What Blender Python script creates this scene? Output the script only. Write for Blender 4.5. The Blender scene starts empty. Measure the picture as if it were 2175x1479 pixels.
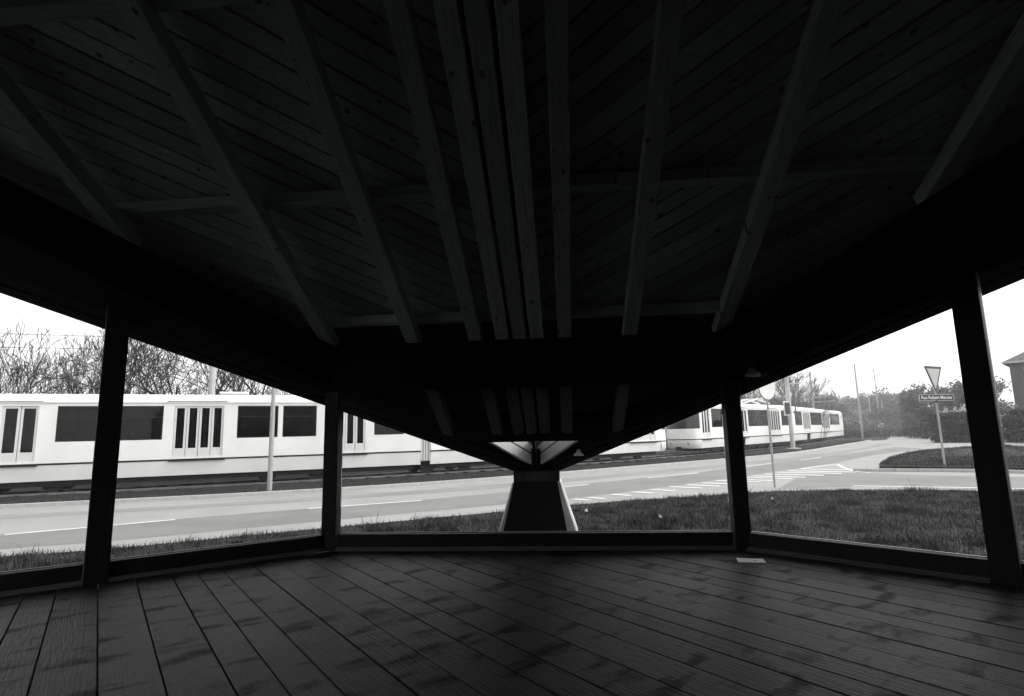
import bpy, bmesh, math, random
import numpy as np
from mathutils import Vector, Matrix
random.seed(7); rng = np.random.default_rng(7)
SC = bpy.context.scene
COL = SC.collection
rad = math.radians

# ---------------------------------------------------------------- camera
F_PX, CX, CY = 1200.0, 1087.5, 739.5
PITCH, ROLL, CAM_H = rad(8.8), rad(1.2), 1.75
fw = Vector((0, math.cos(PITCH), math.sin(PITCH)))
r0 = Vector((1, 0, 0)); u0 = r0.cross(fw)
CR = r0 * math.cos(ROLL) - u0 * math.sin(ROLL)
CU = r0 * math.sin(ROLL) + u0 * math.cos(ROLL)
CAM = Vector((0, 0, CAM_H))
cd = bpy.data.cameras.new('camera'); cam = bpy.data.objects.new('camera', cd); COL.objects.link(cam)
cam.matrix_world = Matrix(((CR.x, CU.x, -fw.x, 0), (CR.y, CU.y, -fw.y, 0), (CR.z, CU.z, -fw.z, CAM_H), (0, 0, 0, 1)))
cd.sensor_fit = 'HORIZONTAL'; cd.sensor_width = 36.0; cd.lens = 36.0 * F_PX / 2175.0
cd.clip_start = 0.05; cd.clip_end = 3000
SC.camera = cam

# ---------------------------------------------------------------- sky, sun, exposure
SUN_AZ, SUN_EL = rad(84), rad(54)      # azimuth clockwise from +Y
w = bpy.data.worlds.new('World'); SC.world = w; w.use_nodes = True
nt = w.node_tree; nt.nodes.clear()
o = nt.nodes.new('ShaderNodeOutputWorld'); bg = nt.nodes.new('ShaderNodeBackground')
sk = nt.nodes.new('ShaderNodeTexSky'); sk.sky_type = 'NISHITA'; sk.sun_disc = False
sk.sun_elevation = SUN_EL; sk.sun_rotation = SUN_AZ; sk.dust_density = 6.0; sk.air_density = 1.5
bw = nt.nodes.new('ShaderNodeRGBToBW')
# an even veil of bright cloud lies over the clear-sky gradient
veil = nt.nodes.new('ShaderNodeMath'); veil.operation = 'ADD'; veil.inputs[1].default_value = 4.2
nt.links.new(sk.outputs[0], bw.inputs[0]); nt.links.new(bw.outputs[0], veil.inputs[0]); nt.links.new(veil.outputs[0], bg.inputs[0]); nt.links.new(bg.outputs[0], o.inputs[0])
bg.inputs[1].default_value = 0.15
sd = bpy.data.lights.new('sun', 'SUN'); sd.energy = 1.2; sd.angle = rad(14); sd.color = (1, 0.99, 0.97)
sun = bpy.data.objects.new('sun', sd); COL.objects.link(sun); sun.location = (30, -20, 40)
sv = Vector((math.sin(SUN_AZ) * math.cos(SUN_EL), math.cos(SUN_AZ) * math.cos(SUN_EL), math.sin(SUN_EL)))
sun.rotation_euler = sv.to_track_quat('Z', 'Y').to_euler()
SC.view_settings.view_transform = 'Standard'; SC.view_settings.look = 'None'
SC.view_settings.gamma = 1.0; SC.view_settings.use_curve_mapping = False
SC.view_settings.exposure = 0.75
SC.cycles.max_bounces = 8; SC.cycles.diffuse_bounces = 5; SC.cycles.transparent_max_bounces = 24

# ---------------------------------------------------------------- geometry from pixels
def ray(u, v): return fw + CR * ((u - CX) / F_PX) - CU * ((v - CY) / F_PX)
def zg(y): return 0.009 * min(max(y - 18.0, 0.0), 42.0)          # the ground climbs very gently away from the shelter
def G(u, v, lift=0.0):                                           # point where a pixel's ray meets the ground
    d = ray(u, v); z = lift; p = None
    for _ in range(12):
        p = CAM + d * ((z - CAM_H) / d.z); z = zg(p.y) + lift
    return Vector((p.x, p.y, z))
def atY(u, v, y):
    d = ray(u, v); return CAM + d * (y / d.y)
def ground(x, y, lift=0.0): return Vector((x, y, zg(y) + lift))

# ---------------------------------------------------------------- materials (a black-and-white world: neutral greys)
def tint(g, k=(0.985, 1.0, 0.97)): return (g * k[0], g * k[1], g * k[2], 1)
GREENISH = (0.84, 1.0, 0.91)
def mat(name, g, rough=0.6, var=0.25, scale=3.0, spec=0.3, stretch=(1, 1, 1), bump=0.0, detail=6, g2=None, thr=None, rand=0.0, metal=0.0, knots=False, bscale=None, stainspec=False, tn=(0.985, 1.0, 0.97)):
    m = bpy.data.materials.new(name); m.use_nodes = True; t = m.node_tree; N = t.nodes; L = t.links
    p = N['Principled BSDF']; p.inputs['Roughness'].default_value = rough
    p.inputs['Specular IOR Level'].default_value = spec; p.inputs['Metallic'].default_value = metal
    tc = N.new('ShaderNodeTexCoord'); mp = N.new('ShaderNodeMapping'); mp.inputs['Scale'].default_value = stretch
    L.new(tc.outputs['Object'], mp.inputs[0])
    nz = N.new('ShaderNodeTexNoise'); nz.inputs['Scale'].default_value = scale; nz.inputs['Detail'].default_value = detail
    nz.inputs['Roughness'].default_value = 0.62
    src = mp.outputs[0]
    oi = N.new('ShaderNodeObjectInfo')
    if rand:
        ad = N.new('ShaderNodeVectorMath'); ad.operation = 'ADD'
        sc = N.new('ShaderNodeMath'); sc.operation = 'MULTIPLY'; sc.inputs[1].default_value = 57.0
        L.new(oi.outputs['Random'], sc.inputs[0]); L.new(sc.outputs[0], ad.inputs[1]); L.new(src, ad.inputs[0]); src = ad.outputs[0]
    L.new(src, nz.inputs['Vector'])
    cr = N.new('ShaderNodeValToRGB')
    cr.color_ramp.elements[0].position = 0.3; cr.color_ramp.elements[1].position = 0.7
    cr.color_ramp.elements[0].color = tint(g * (1 - var), tn); cr.color_ramp.elements[1].color = tint(g * (1 + var), tn)
    L.new(nz.outputs['Fac'], cr.inputs[0]); out = cr.outputs[0]
    def mul(out, fac):
        mx = N.new('ShaderNodeMix'); mx.data_type = 'RGBA'; mx.blend_type = 'MULTIPLY'; mx.inputs[0].default_value = 1
        L.new(out, mx.inputs[6]); L.new(fac, mx.inputs[7]); return mx.outputs[2]
    if g2 is not None:                                           # stains of their own shape
        n2 = N.new('ShaderNodeTexNoise'); n2.inputs['Scale'].default_value = thr[0]; n2.inputs['Detail'].default_value = 9 if stainspec else 4; n2.inputs['Distortion'].default_value = .15 if stainspec else 0
        if len(thr) > 3:
            m2 = N.new('ShaderNodeMapping'); m2.inputs['Scale'].default_value = thr[3]
            L.new(tc.outputs['Object'], m2.inputs[0]); L.new(m2.outputs[0], n2.inputs['Vector'])
            if rand:                                             # each plank has stains of its own
                a2_ = N.new('ShaderNodeVectorMath'); a2_.operation = 'ADD'; L.new(m2.outputs[0], a2_.inputs[0]); L.new(sc.outputs[0], a2_.inputs[1]); L.new(a2_.outputs[0], n2.inputs['Vector'])
        else: L.new(tc.outputs['Object'], n2.inputs['Vector'])
        r2 = N.new('ShaderNodeValToRGB'); r2.color_ramp.elements[0].position = thr[1]; r2.color_ramp.elements[1].position = thr[2]
        r2.color_ramp.elements[0].color = (1, 1, 1, 1); r2.color_ramp.elements[1].color = (g2, g2, g2, 1)
        L.new(n2.outputs['Fac'], r2.inputs[0]); out = mul(out, r2.outputs[0])
        if stainspec:                                            # dull dirt: no sheen where the stain lies, uneven polish elsewhere
            ms = N.new('ShaderNodeMath'); ms.operation = 'MULTIPLY'; ms.inputs[1].default_value = spec; L.new(r2.outputs[0], ms.inputs[0]); L.new(ms.outputs[0], p.inputs['Specular IOR Level'])
            mr_ = N.new('ShaderNodeMapRange'); mr_.inputs[3].default_value = rough - .10; mr_.inputs[4].default_value = rough + .22; L.new(nz.outputs['Fac'], mr_.inputs[0]); L.new(mr_.outputs[0], p.inputs['Roughness'])
    if knots:
        vo = N.new('ShaderNodeTexVoronoi'); vo.voronoi_dimensions = '2D'; vo.inputs['Scale'].default_value = 3.2
        mk = N.new('ShaderNodeMapping'); mk.inputs['Scale'].default_value = (1.5 / stretch[0], 2.0 / stretch[1], 1.0)
        L.new(src, mk.inputs[0]); L.new(mk.outputs[0], vo.inputs['Vector'])
        rk = N.new('ShaderNodeValToRGB'); rk.color_ramp.elements[0].position = 0.07; rk.color_ramp.elements[1].position = 0.12
        rk.color_ramp.elements[0].color = (.3, .3, .3, 1); rk.color_ramp.elements[1].color = (1, 1, 1, 1)
        sp_ = N.new('ShaderNodeSeparateColor'); L.new(vo.outputs['Color'], sp_.inputs[0])       # most cells carry no knot, the rest vary in size
        gt = N.new('ShaderNodeMapRange'); gt.inputs[1].default_value = .55; gt.inputs[2].default_value = 1.0; gt.inputs[3].default_value = .25; gt.inputs[4].default_value = -.05
        L.new(sp_.outputs[0], gt.inputs[0]); ak = N.new('ShaderNodeMath'); ak.operation = 'ADD'; L.new(vo.outputs['Distance'], ak.inputs[0]); L.new(gt.outputs[0], ak.inputs[1])
        L.new(ak.outputs[0], rk.inputs[0]); out = mul(out, rk.outputs[0])
    if rand:
        mr = N.new('ShaderNodeMapRange'); mr.inputs[3].default_value = 1 - rand; mr.inputs[4].default_value = 1 + rand
        L.new(oi.outputs['Random'], mr.inputs[0]); cmb = N.new('ShaderNodeCombineColor')
        for i in range(3): L.new(mr.outputs[0], cmb.inputs[i])
        out = mul(out, cmb.outputs[0])
    L.new(out, p.inputs['Base Color'])
    if bump:
        bp = N.new('ShaderNodeBump'); bp.inputs['Strength'].default_value = bump; bp.inputs['Distance'].default_value = 0.02
        if bscale:
            nb = N.new('ShaderNodeTexNoise'); nb.inputs['Scale'].default_value = bscale; nb.inputs['Detail'].default_value = 3
            L.new(src, nb.inputs['Vector']); L.new(nb.outputs['Fac'], bp.inputs['Height'])
        else: L.new(nz.outputs['Fac'], bp.inputs['Height'])
        L.new(bp.outputs[0], p.inputs['Normal'])
    return m

def glass_mat(name, trans_g, ior=1.45, extra=0.0):
    m = bpy.data.materials.new(name); m.use_nodes = True; t = m.node_tree; N = t.nodes; L = t.links; N.clear()
    out = N.new('ShaderNodeOutputMaterial'); mx = N.new('ShaderNodeMixShader'); fr = N.new('ShaderNodeFresnel'); fr.inputs[0].default_value = ior
    tr = N.new('ShaderNodeBsdfTransparent'); tr.inputs[0].default_value = (trans_g, trans_g, trans_g, 1)
    gl = N.new('ShaderNodeBsdfGlossy'); gl.inputs['Roughness'].default_value = 0.02; gl.inputs[0].default_value = (.9, .9, .9, 1)
    L.new(fr.outputs[0], mx.inputs[0]); L.new(tr.outputs[0], mx.inputs[1]); L.new(gl.outputs[0], mx.inputs[2]); L.new(mx.outputs[0], out.inputs[0])
    return m

M = {}
M['tail'] = mat('darker rafter tail', 0.10, 0.8, 0.3, 5, 0.2, (0.6, 9, 9), 0.3, rand=0.15, knots=True, tn=GREENISH)  # darker tone for rafter and purlin lengths outside the header
M['darkboard'] = mat('dark outside board', 0.022, 0.8, 0.3, 5, 0.2, (0.6, 9, 9), 0.3, rand=0.2)  # darker tone for the boards outside the header
M['timber'] = mat('knotty pine rafter', 0.44, 0.75, 0.25, 5, 0.2, (0.6, 9, 9), 0.3, rand=0.15, knots=True, tn=GREENISH)
M['board'] = mat('knotty pine board', 0.50, 0.8, 0.25, 5, 0.15, (0.5, 9, 9), 0.3, rand=0.22, knots=True, tn=GREENISH)
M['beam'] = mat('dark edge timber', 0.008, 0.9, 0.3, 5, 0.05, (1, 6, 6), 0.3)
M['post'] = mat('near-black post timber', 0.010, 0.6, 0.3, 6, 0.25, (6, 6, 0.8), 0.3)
M['plank'] = mat('worn deck plank', 0.027, 0.38, 0.55, 6, 0.06, (0.7, 8, 8), 0.6, rand=0.35, g2=0.22, thr=(1.0, 0.54, 0.66, (4.6, 1.7, 1)), stainspec=True)
M['wall'] = mat('light-blocking wall boarding', 0.05, 0.8, 0.3, 5, 0.2, (9, 9, .6))
M['trim'] = mat('painted deck trim', 0.12, 0.6, 0.2, 4)
M['roofing'] = mat('roofing felt', 0.05, 0.9, 0.2, 8)
M['upstand'] = mat('pale painted boards', 0.75, 0.6, 0.08, 3)
M['steel'] = mat('zinc bolt', 0.35, 0.4, 0.1, 20, 0.5, metal=0.6)
M['concrete'] = mat('cast concrete', 0.40, 0.85, 0.14, 4, 0.2, bump=0.25, g2=0.75, thr=(2.0, 0.5, 0.62))
M['paleconc'] = mat('concrete pole', 0.42, 0.8, 0.12, 6)
M['glass'] = glass_mat('shelter glass', 0.97)
M['tramglass'] = glass_mat('tram window glass', 0.3, 1.38)
M['asphalt'] = mat('worn grey asphalt', 0.135, 0.85, 0.10, 40, 0.3, bump=0.3, g2=0.86, thr=(0.5, 0.45, 0.6))
M['asphalt2'] = mat('tyre-darkened concrete', 0.165, 0.8, 0.10, 30, 0.3, bump=0.2, g2=0.8, thr=(0.3, 0.42, 0.62))
M['conc_road'] = mat('pale concrete carriageway', 0.21, 0.8, 0.08, 30, 0.3, bump=0.2, g2=0.86, thr=(0.35, 0.42, 0.62))
M['kerb'] = mat('kerb stone', 0.36, 0.8, 0.12, 6, bump=0.2)
M['paint'] = mat('road paint', 0.44, 0.7, 0.12, 14, g2=0.8, thr=(6, 0.5, 0.66))
M['soil'] = mat('grass ground', 0.024, 0.95, 0.4, 2.2, 0.1, bump=0.5)
M['ballast'] = mat('track ballast', 0.017, 0.95, 0.5, 26, 0.1, bump=0.8)
M['rail'] = mat('steel rail', 0.22, 0.35, 0.2, 20, 0.5, metal=0.7)
M['sleeper'] = mat('sleeper', 0.035, 0.9, 0.2, 8)
M['grass'] = mat('grass blade', 0.046, 0.7, 0.55, 1.3, 0.15, detail=8, g2=0.3, thr=(3.2, 0.46, 0.6))
M['weed'] = mat('dry verge growth', 0.06, 0.8, 0.5, 3, 0.1)
M['white'] = mat('white tram enamel', 0.73, 0.35, 0.035, 1.2, 0.5, g2=0.93, thr=(0.8, 0.45, 0.65))
M['offwhite'] = mat('grey white enamel', 0.52, 0.4, 0.05, 2, 0.4)
M['black'] = mat('black rubber', 0.012, 0.6, 0.2, 6)
M['under'] = mat('underframe grime', 0.018, 0.8, 0.4, 6)
M['seat'] = mat('tram seat', 0.06, 0.6, 0.2, 4)
M['doorpanel'] = mat('grey door leaf', 0.58, 0.45, 0.05, 2)
M['bark'] = mat('bark', 0.028, 0.9, 0.35, 5, 0.1)
M['leafA'] = mat('spring foliage', 0.12, 0.7, 0.4, 0.8, 0.2)
M['leafB'] = mat('dark foliage', 0.06, 0.7, 0.4, 0.8, 0.2)
M['leafC'] = mat('hedge foliage', 0.022, 0.7, 0.4, 1.5, 0.15)
M['signwhite'] = mat('white sign face', 0.66, 0.45, 0.04, 3)
M['signgrey'] = mat('pale sign face', 0.40, 0.5, 0.04, 3)
M['signred'] = mat('sign border', 0.035, 0.5, 0.1, 3)
M['signdark'] = mat('dark sign panel', 0.03, 0.5, 0.1, 3)
M['galv'] = mat('galvanised pole', 0.30, 0.5, 0.12, 8, 0.4)
M['lens'] = mat('dark signal lens', 0.02, 0.15, 0.1, 3, 0.5)
M['brick'] = mat('brick', 0.06, 0.85, 0.25, 12)
M['rooftile'] = mat('roof tile', 0.05, 0.8, 0.25, 8)
M['carpaint'] = mat('pale car paint', 0.6, 0.3, 0.02, 2, 0.5)
M['paper'] = mat('paper', 0.75, 0.7, 0.03, 5)

# ---------------------------------------------------------------- mesh helpers
class MB:
    def __init__(s): s.v = []; s.f = []
    def add(s, vs, fs):
        n = len(s.v); s.v += [tuple(q) for q in vs]; s.f += [tuple(i + n for i in f) for f in fs]; return s
    def box(s, x0, x1, y0, y1, z0, z1):
        return s.add([(x0, y0, z0), (x1, y0, z0), (x1, y1, z0), (x0, y1, z0), (x0, y0, z1), (x1, y0, z1), (x1, y1, z1), (x0, y1, z1)],
                     [(0, 3, 2, 1), (4, 5, 6, 7), (0, 1, 5, 4), (1, 2, 6, 5), (2, 3, 7, 6), (3, 0, 4, 7)])
    def hull8(s, bot, top):            # two equal-length rings
        n = len(bot)
        return s.add(list(bot) + list(top), [tuple(range(n - 1, -1, -1)), tuple(range(n, 2 * n))] + [(i, (i + 1) % n, n + (i + 1) % n, n + i) for i in range(n)])
    def loft(s, rings, cap=True, closed=True):
        n = len(rings[0]); vs = [p for r in rings for p in r]; fs = []
        for k in range(len(rings) - 1):
            for i in range(n if closed else n - 1):
                j = (i + 1) % n; fs.append((k * n + i, k * n + j, (k + 1) * n + j, (k + 1) * n + i))
        if cap: fs.append(tuple(range(n - 1, -1, -1))); fs.append(tuple((len(rings) - 1) * n + i for i in range(n)))
        return s.add(vs, fs)
    def tube(s, p0, p1, ra, rb=None, n=8):
        p0, p1 = Vector(p0), Vector(p1); rb = ra if rb is None else rb
        d = (p1 - p0).normalized(); a = d.orthogonal().normalized(); b = d.cross(a)
        ring = lambda p, r: [p + (a * math.cos(2 * math.pi * i / n) + b * math.sin(2 * math.pi * i / n)) * r for i in range(n)]
        return s.loft([ring(p0, ra), ring(p1, rb)])
    def bar(s, p0, p1, wdt, h, up=(0, 0, 1)):       # square bar; p0,p1 are the centres of the bottom face
        p0, p1 = Vector(p0), Vector(p1); d = (p1 - p0).normalized(); sd_ = d.cross(Vector(up)).normalized(); u = sd_.cross(d)
        r = lambda p: [p - sd_ * wdt / 2, p + sd_ * wdt / 2, p + sd_ * wdt / 2 + u * h, p - sd_ * wdt / 2 + u * h]
        return s.loft([r(p0), r(p1)])
    def build(s, name, m, parent=None, smooth=False, bevel=0.0):
        me = bpy.data.meshes.new(name); me.from_pydata([tuple(v) for v in s.v], [], s.f); me.update()
        bm = bmesh.new(); bm.from_mesh(me); bmesh.ops.recalc_face_normals(bm, faces=bm.faces)
        if bevel: bmesh.ops.bevel(bm, geom=list(bm.edges), offset=bevel, segments=1, affect='EDGES')
        bm.to_mesh(me); bm.free()
        me.materials.append(M[m] if isinstance(m, str) else m)
        if smooth:
            for p in me.polygons: p.use_smooth = True
        ob = bpy.data.objects.new(name, me); COL.objects.link(ob)
        if parent: ob.parent = parent
        return ob
def empty(name, loc=(0, 0, 0), rz=0.0, parent=None):
    e = bpy.data.objects.new(name, None); COL.objects.link(e); e.location = loc; e.rotation_euler = (0, 0, rz); e.empty_display_size = 0.3
    if parent: e.parent = parent
    return e
def tag(ob, label, cat, group=None):
    ob['label'] = label; ob['category'] = cat
    if group: ob['group'] = group
    return ob
def fast_mesh(name, V, Fc, m, parent=None):          # V (n,3) numpy, Fc (k,3|4)
    me = bpy.data.meshes.new(name); k = Fc.shape[1]
    me.vertices.add(len(V)); me.vertices.foreach_set('co', np.ascontiguousarray(V, dtype=np.float32).ravel())
    me.loops.add(Fc.size); me.loops.foreach_set('vertex_index', np.ascontiguousarray(Fc, dtype=np.int32).ravel())
    me.polygons.add(len(Fc)); me.polygons.foreach_set('loop_start', np.arange(0, Fc.size, k, dtype=np.int32))
    me.update(calc_edges=True); me.materials.append(M[m])
    ob = bpy.data.objects.new(name, me); COL.objects.link(ob)
    if parent: ob.parent = parent
    return ob
def clip(poly, nx, ny, c):                           # keep nx*x+ny*y<=c
    out = []
    for i in range(len(poly)):
        p, q = poly[i], poly[(i + 1) % len(poly)]; dp = nx * p[0] + ny * p[1] - c; dq = nx * q[0] + ny * q[1] - c
        if dp <= 0: out.append(p)
        if (dp < 0 < dq) or (dq < 0 < dp):
            t = dp / (dp - dq); out.append((p[0] + (q[0] - p[0]) * t, p[1] + (q[1] - p[1]) * t))
    return out
def sheet(name, poly, lift, m, parent=None):         # a flat sheet laid on the ground
    bm = bmesh.new(); vs = [bm.verts.new((p[0], p[1], 0)) for p in poly]; bm.faces.new(vs)
    bmesh.ops.triangulate(bm, faces=bm.faces)
    for yb in (18.0, 60.0):
        bmesh.ops.bisect_plane(bm, geom=list(bm.verts) + list(bm.edges) + list(bm.faces), plane_co=(0, yb, 0), plane_no=(0, 1, 0))
    for v in bm.verts: v.co.z = zg(v.co.y) + lift
    bmesh.ops.recalc_face_normals(bm, faces=bm.faces)
    if sum(f.normal.z for f in bm.faces) < 0: bmesh.ops.reverse_faces(bm, faces=bm.faces)
    me = bpy.data.meshes.new(name); bm.to_mesh(me); bm.free(); me.materials.append(M[m])
    ob = bpy.data.objects.new(name, me); COL.objects.link(ob)
    if parent: ob.parent = parent
    return ob
def struct(ob): ob['kind'] = 'structure'; return ob

# ================================================================ THE GROUND, ROAD AND TRACK BED
struct(sheet('ground', [(-700, -300), (900, -300), (900, 1500), (-700, 1500)], 0.0, 'soil'))
TRK = (0.0102, 0.66, 26.6)
trk = lambda x: TRK[0] * x * x + TRK[1] * x + TRK[2]              # near side of the tram line in plan
def trk_pt(x, off=0.0):                                           # offset away from the shelter
    s = 2 * TRK[0] * x + TRK[1]; n = Vector((-s, 1, 0)).normalized(); p = Vector((x, trk(x), 0)) + n * off
    return p
far_edge = [trk_pt(x, -2.75 + 0.25 * math.sin(x * .3)) for x in np.linspace(-27, 36, 40)]
far_edge = [(p.x, p.y) for p in far_edge] + [tuple(G(1882, 935)[:2]), tuple(G(1893, 927)[:2]), (118, 190), (150, 300)]
near_px = [(-900, 1290), (-300, 1216), (5, 1183), (215, 1168), (680, 1123), (1060, 1088), (1217, 1073), (1330, 1064), (1481, 1055), (1643, 1044), (1812, 1041), (2009, 1042), (2400, 1050)]
near_edge = [tuple(G(*p)[:2]) for p in near_px]
right_px = [(2300, 962), (2130, 940), (2060, 931), (1990, 925), (1945, 922)]
road_poly = near_edge + [(34, 13), (40, 24)] + [tuple(G(*p)[:2]) for p in right_px] + [(128, 190), (162, 300)] + far_edge[::-1]
road = struct(sheet('road', road_poly, 0.004, 'conc_road'))
# darker asphalt lane between the centre line and the shelter
cl_px = [(-300, 1165), (5, 1136), (372, 1104), (655, 1081), (895, 1063), (1199, 1033), (1376, 1015), (1484, 1004), (1566, 993.5), (1640, 984), (1740, 972), (1830, 961), (1900, 950)]
cl = [G(*p) for p in cl_px]
lo_px = [(1960, 953), (1850, 968), (1775, 984), (1640, 1003), (1540, 1017), (1375, 1040), (1217, 1059), (1060, 1073), (680, 1108), (215, 1152), (5, 1167), (-300, 1198)]
lane = struct(sheet('asphalt_lane', [tuple(p[:2]) for p in cl] + [tuple(G(*p)[:2]) for p in lo_px], 0.008, 'asphalt'))
side = struct(sheet('side_street', [tuple(G(*p)[:2]) for p in ((1650, 1040), (1700, 1012), (1800, 1004), (2000, 1011), (2400, 1018))] + [(33, 15.5)] + [tuple(G(*p)[:2]) for p in ((2380, 1044), (2009, 1036), (1812, 1034))], 0.008, 'asphalt'))
band_ = [trk_pt(x, -4.5 + .2 * math.sin(x * .2)) for x in np.linspace(-27, 30, 30)]; band2 = [trk_pt(x, -5.6 + .15 * math.sin(x * .35)) for x in np.linspace(30, -27, 30)]
struct(sheet('worn_wheel_band', [(p.x, p.y) for p in band_ + band2], 0.008, 'asphalt2'))
# painted markings
def strip(name, a, b, wd, lift=0.012, parent=None):
    a, b = Vector(a[:2]), Vector(b[:2]); d = (b - a).normalized(); n = Vector((-d.y, d.x)) * wd / 2
    return sheet(name, [tuple(a - n), tuple(b - n), tuple(b + n), tuple(a + n)], lift, 'paint', parent)
for a, b in (((-330, 1170), (-90, 1147)), ((10, 1137), (372, 1105)), ((655, 1081.5), (895, 1064)), ((1090, 1046), (1250, 1030)), ((1376, 1016), (1484, 1005)), ((1560, 995), (1640, 985)), ((1700, 978), (1745, 972))):
    strip('lane_dash', G(*a), G(*b), 0.15, parent=road)
hpx = ((1217, 1061), (1250, 1058), (1298, 1051), (1342, 1046), (1384, 1041), (1421, 1035), (1458, 1031), (1492, 1027), (1521, 1022), (1549, 1019), (1577, 1015), (1600, 1012), (1625, 1008), (1650, 1004), (1675, 1001), (1700, 997))
hatch0 = [G(*p) for p in hpx]
for k, p in enumerate(hatch0):                                    # hatched no-go area: bars starting at the lane edge
    hx, hy = hpx[k]; q = G(max(hx + 36, 1330 + (1052 - hy) / 44 * 420), hy + 3)
    strip('hatch_bar', p, q, 0.20 + 0.012 * k, 0.016, road)
for a, b in (((1700, 997), (1778, 986.5)),): strip('edge_line', G(*a), G(*b), 0.18, 0.017, road)
cur = [G(*p) for p in ((1778, 986.5), (1784, 990), (1793, 995), (1808, 1000), (1826, 1003.5), (1850, 1006))]
for a, b in zip(cur, cur[1:]): strip('edge_line', a, b, 0.16, 0.017, road)
strip('edge_line', G(1812, 1033), G(2400, 1043), 0.22, 0.016, road)
# kerb along the far side of the road
fe = [Vector((p[0], p[1], 0)) for p in far_edge[:40]]
mb = MB()
for a, b in zip(fe, fe[1:]):
    a = a.copy(); b = b.copy(); a.z = zg(a.y); b.z = zg(b.y); mb.bar(a, b, 0.15, 0.11)
struct(mb.build('far_kerb', 'kerb'))
# raised grass bank in the mouth of the side street
bank_px = [(1868, 997), (1876, 990), (1888, 982), (1905, 975), (1960, 964), (2050, 956), (2130, 952), (2330, 966)]
bank = [G(*p) for p in bank_px] + [Vector((36, 22.5, zg(22.5)))] + [G(*p) for p in ((2330, 1008), (2160, 1001), (2000, 999))]
cen = sum(bank, Vector()) / len(bank); cen.z = 0
def bank_z(x, y): return zg(y) + 0.13
rings = [[Vector((p.x, p.y, zg(p.y))) for p in bank], [Vector((p.x, p.y, zg(p.y) + 0.13)) for p in bank], [cen + (Vector((p.x, p.y, 0)) - cen) * 0.9 + Vector((0, 0, zg(p.y) + 0.2)) for p in bank], [cen + (Vector((p.x, p.y, 0)) - cen) * 0.3 + Vector((0, 0, zg(p.y) + 0.24)) for p in bank]]
mb = MB().loft(rings, cap=True); struct(mb.build('grass_bank', 'soil'))
kl = [G(*p) for p in ((1812, 1001.5), (1840, 1002), (1900, 1002.5), (2000, 1003), (2080, 1004), (2160, 1006), (2330, 1013))]
for a, b in zip(kl, kl[1:]):
    d = (b - a); n_ = max(1, round(d.length / 1.0))
    for i in range(n_):
        ob = MB().bar(a + d * ((i + .015) / n_), a + d * ((i + .985) / n_), 0.16, 0.12).build('kerb_stone', 'kerb', road)
# track bed with rails and sleepers
xs = np.linspace(-34, 48, 80)
V = []; 
for x in xs:
    for off, h in ((-1.7, 0.0), (-0.5, 0.10), (2.9, 0.10), (7.0, 0.10), (8.2, 0.0)):
        p = trk_pt(x, off); V.append((p.x, p.y, zg(p.y) + h + 0.005))
Fq = [(i * 5 + j, i * 5 + j + 1, (i + 1) * 5 + j + 1, (i + 1) * 5 + j) for i in range(len(xs) - 1) for j in range(4)]
bed = struct(MB().add(V, Fq).build('track_bed', 'ballast'))
RAIL = 0.16
for c0 in (1.1, 4.6):
    for off in (c0 - .72, c0 + .72):
        mb = MB()
        for x, x2 in zip(xs, xs[1:]):
            a, b = trk_pt(x, off), trk_pt(x2, off); a.z = zg(a.y) + .10; b.z = zg(b.y) + .10; mb.bar(a, b, 0.07, 0.08)
        mb.build('rail', 'rail', bed)
for i in range(60):
    x = -20 + i * 0.75
    a, b = trk_pt(x, -0.1), trk_pt(x, 2.3); a.z = zg(a.y) + .09; b.z = zg(b.y) + .09
    MB().bar(a, b, 0.22, 0.055).build('sleeper', 'sleeper', bed)

# ================================================================ THE SHELTER
AZ = rad(5.0); T0 = -0.5
ax_b = Vector((math.cos(AZ), -math.sin(AZ), 0))
DECK = 0.25
SH = empty('wooden_shelter', ax_b * T0, -AZ)                      # local x across, local y along the axis towards the pier
tag(SH, 'dark timber tram shelter with sloping boarded roof, posts, glazing and plank deck', 'shelter')
zr = lambda s: 6.46 - 0.5206 * s                                  # underside of the rafters
TIP, EK, RIDGE, TMAX = 10.65, 0.84, 3.0, 6.6
eave = lambda t: TIP - EK * abs(t)
def part(mb, name, m, parent=SH, **k): return mb.build(name, m, parent, **k)
SLOPE = math.atan(0.5206)
# rafters
RW, RD, PD = 0.165, 0.16, 0.13
def local_bar(name, m, p0, p1, wdt, h, parent=SH, bevel=0.0):     # a bar in its own frame, x along its length, so the grain runs with it
    p0, p1 = Vector(p0), Vector(p1); d = p1 - p0; L_ = d.length; dx = d.normalized()
    sy = Vector((0, 0, 1)).cross(dx).normalized(); sz = dx.cross(sy)
    ob = MB().box(0, L_, -wdt / 2, wdt / 2, 0, h).build(name, m, parent, bevel=bevel)
    ob.matrix_local = Matrix(((dx.x, sy.x, sz.x, p0.x), (dx.y, sy.y, sz.y, p0.y), (dx.z, sy.z, sz.z, p0.z), (0, 0, 0, 1)))
    return ob
raf_t = [-5.4, -3.9, -2.42, -1.34, -0.55, -0.21, 0.0, 0.21, 0.55, 1.34, 2.42, 3.9, 5.4]
for t in raf_t:
    s1 = min(9.02, eave(t) - 0.12) if abs(t) < 2 else 6.86 - 1.126 * (abs(t) - 2.38) + .1
    si = min(s1, 6.9)
    r = local_bar('rafter', 'timber', (t, RIDGE + .1, zr(RIDGE + .1)), (t, si, zr(si)), RW, RD, bevel=0.006)
    if s1 > 7: local_bar('rafter_tail', 'tail', (t, si + .01, zr(si + .01)), (t, s1, zr(s1)), RW, RD, bevel=0.006)
PUR = [3.4, 5.05, 6.72, 7.95]
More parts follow.
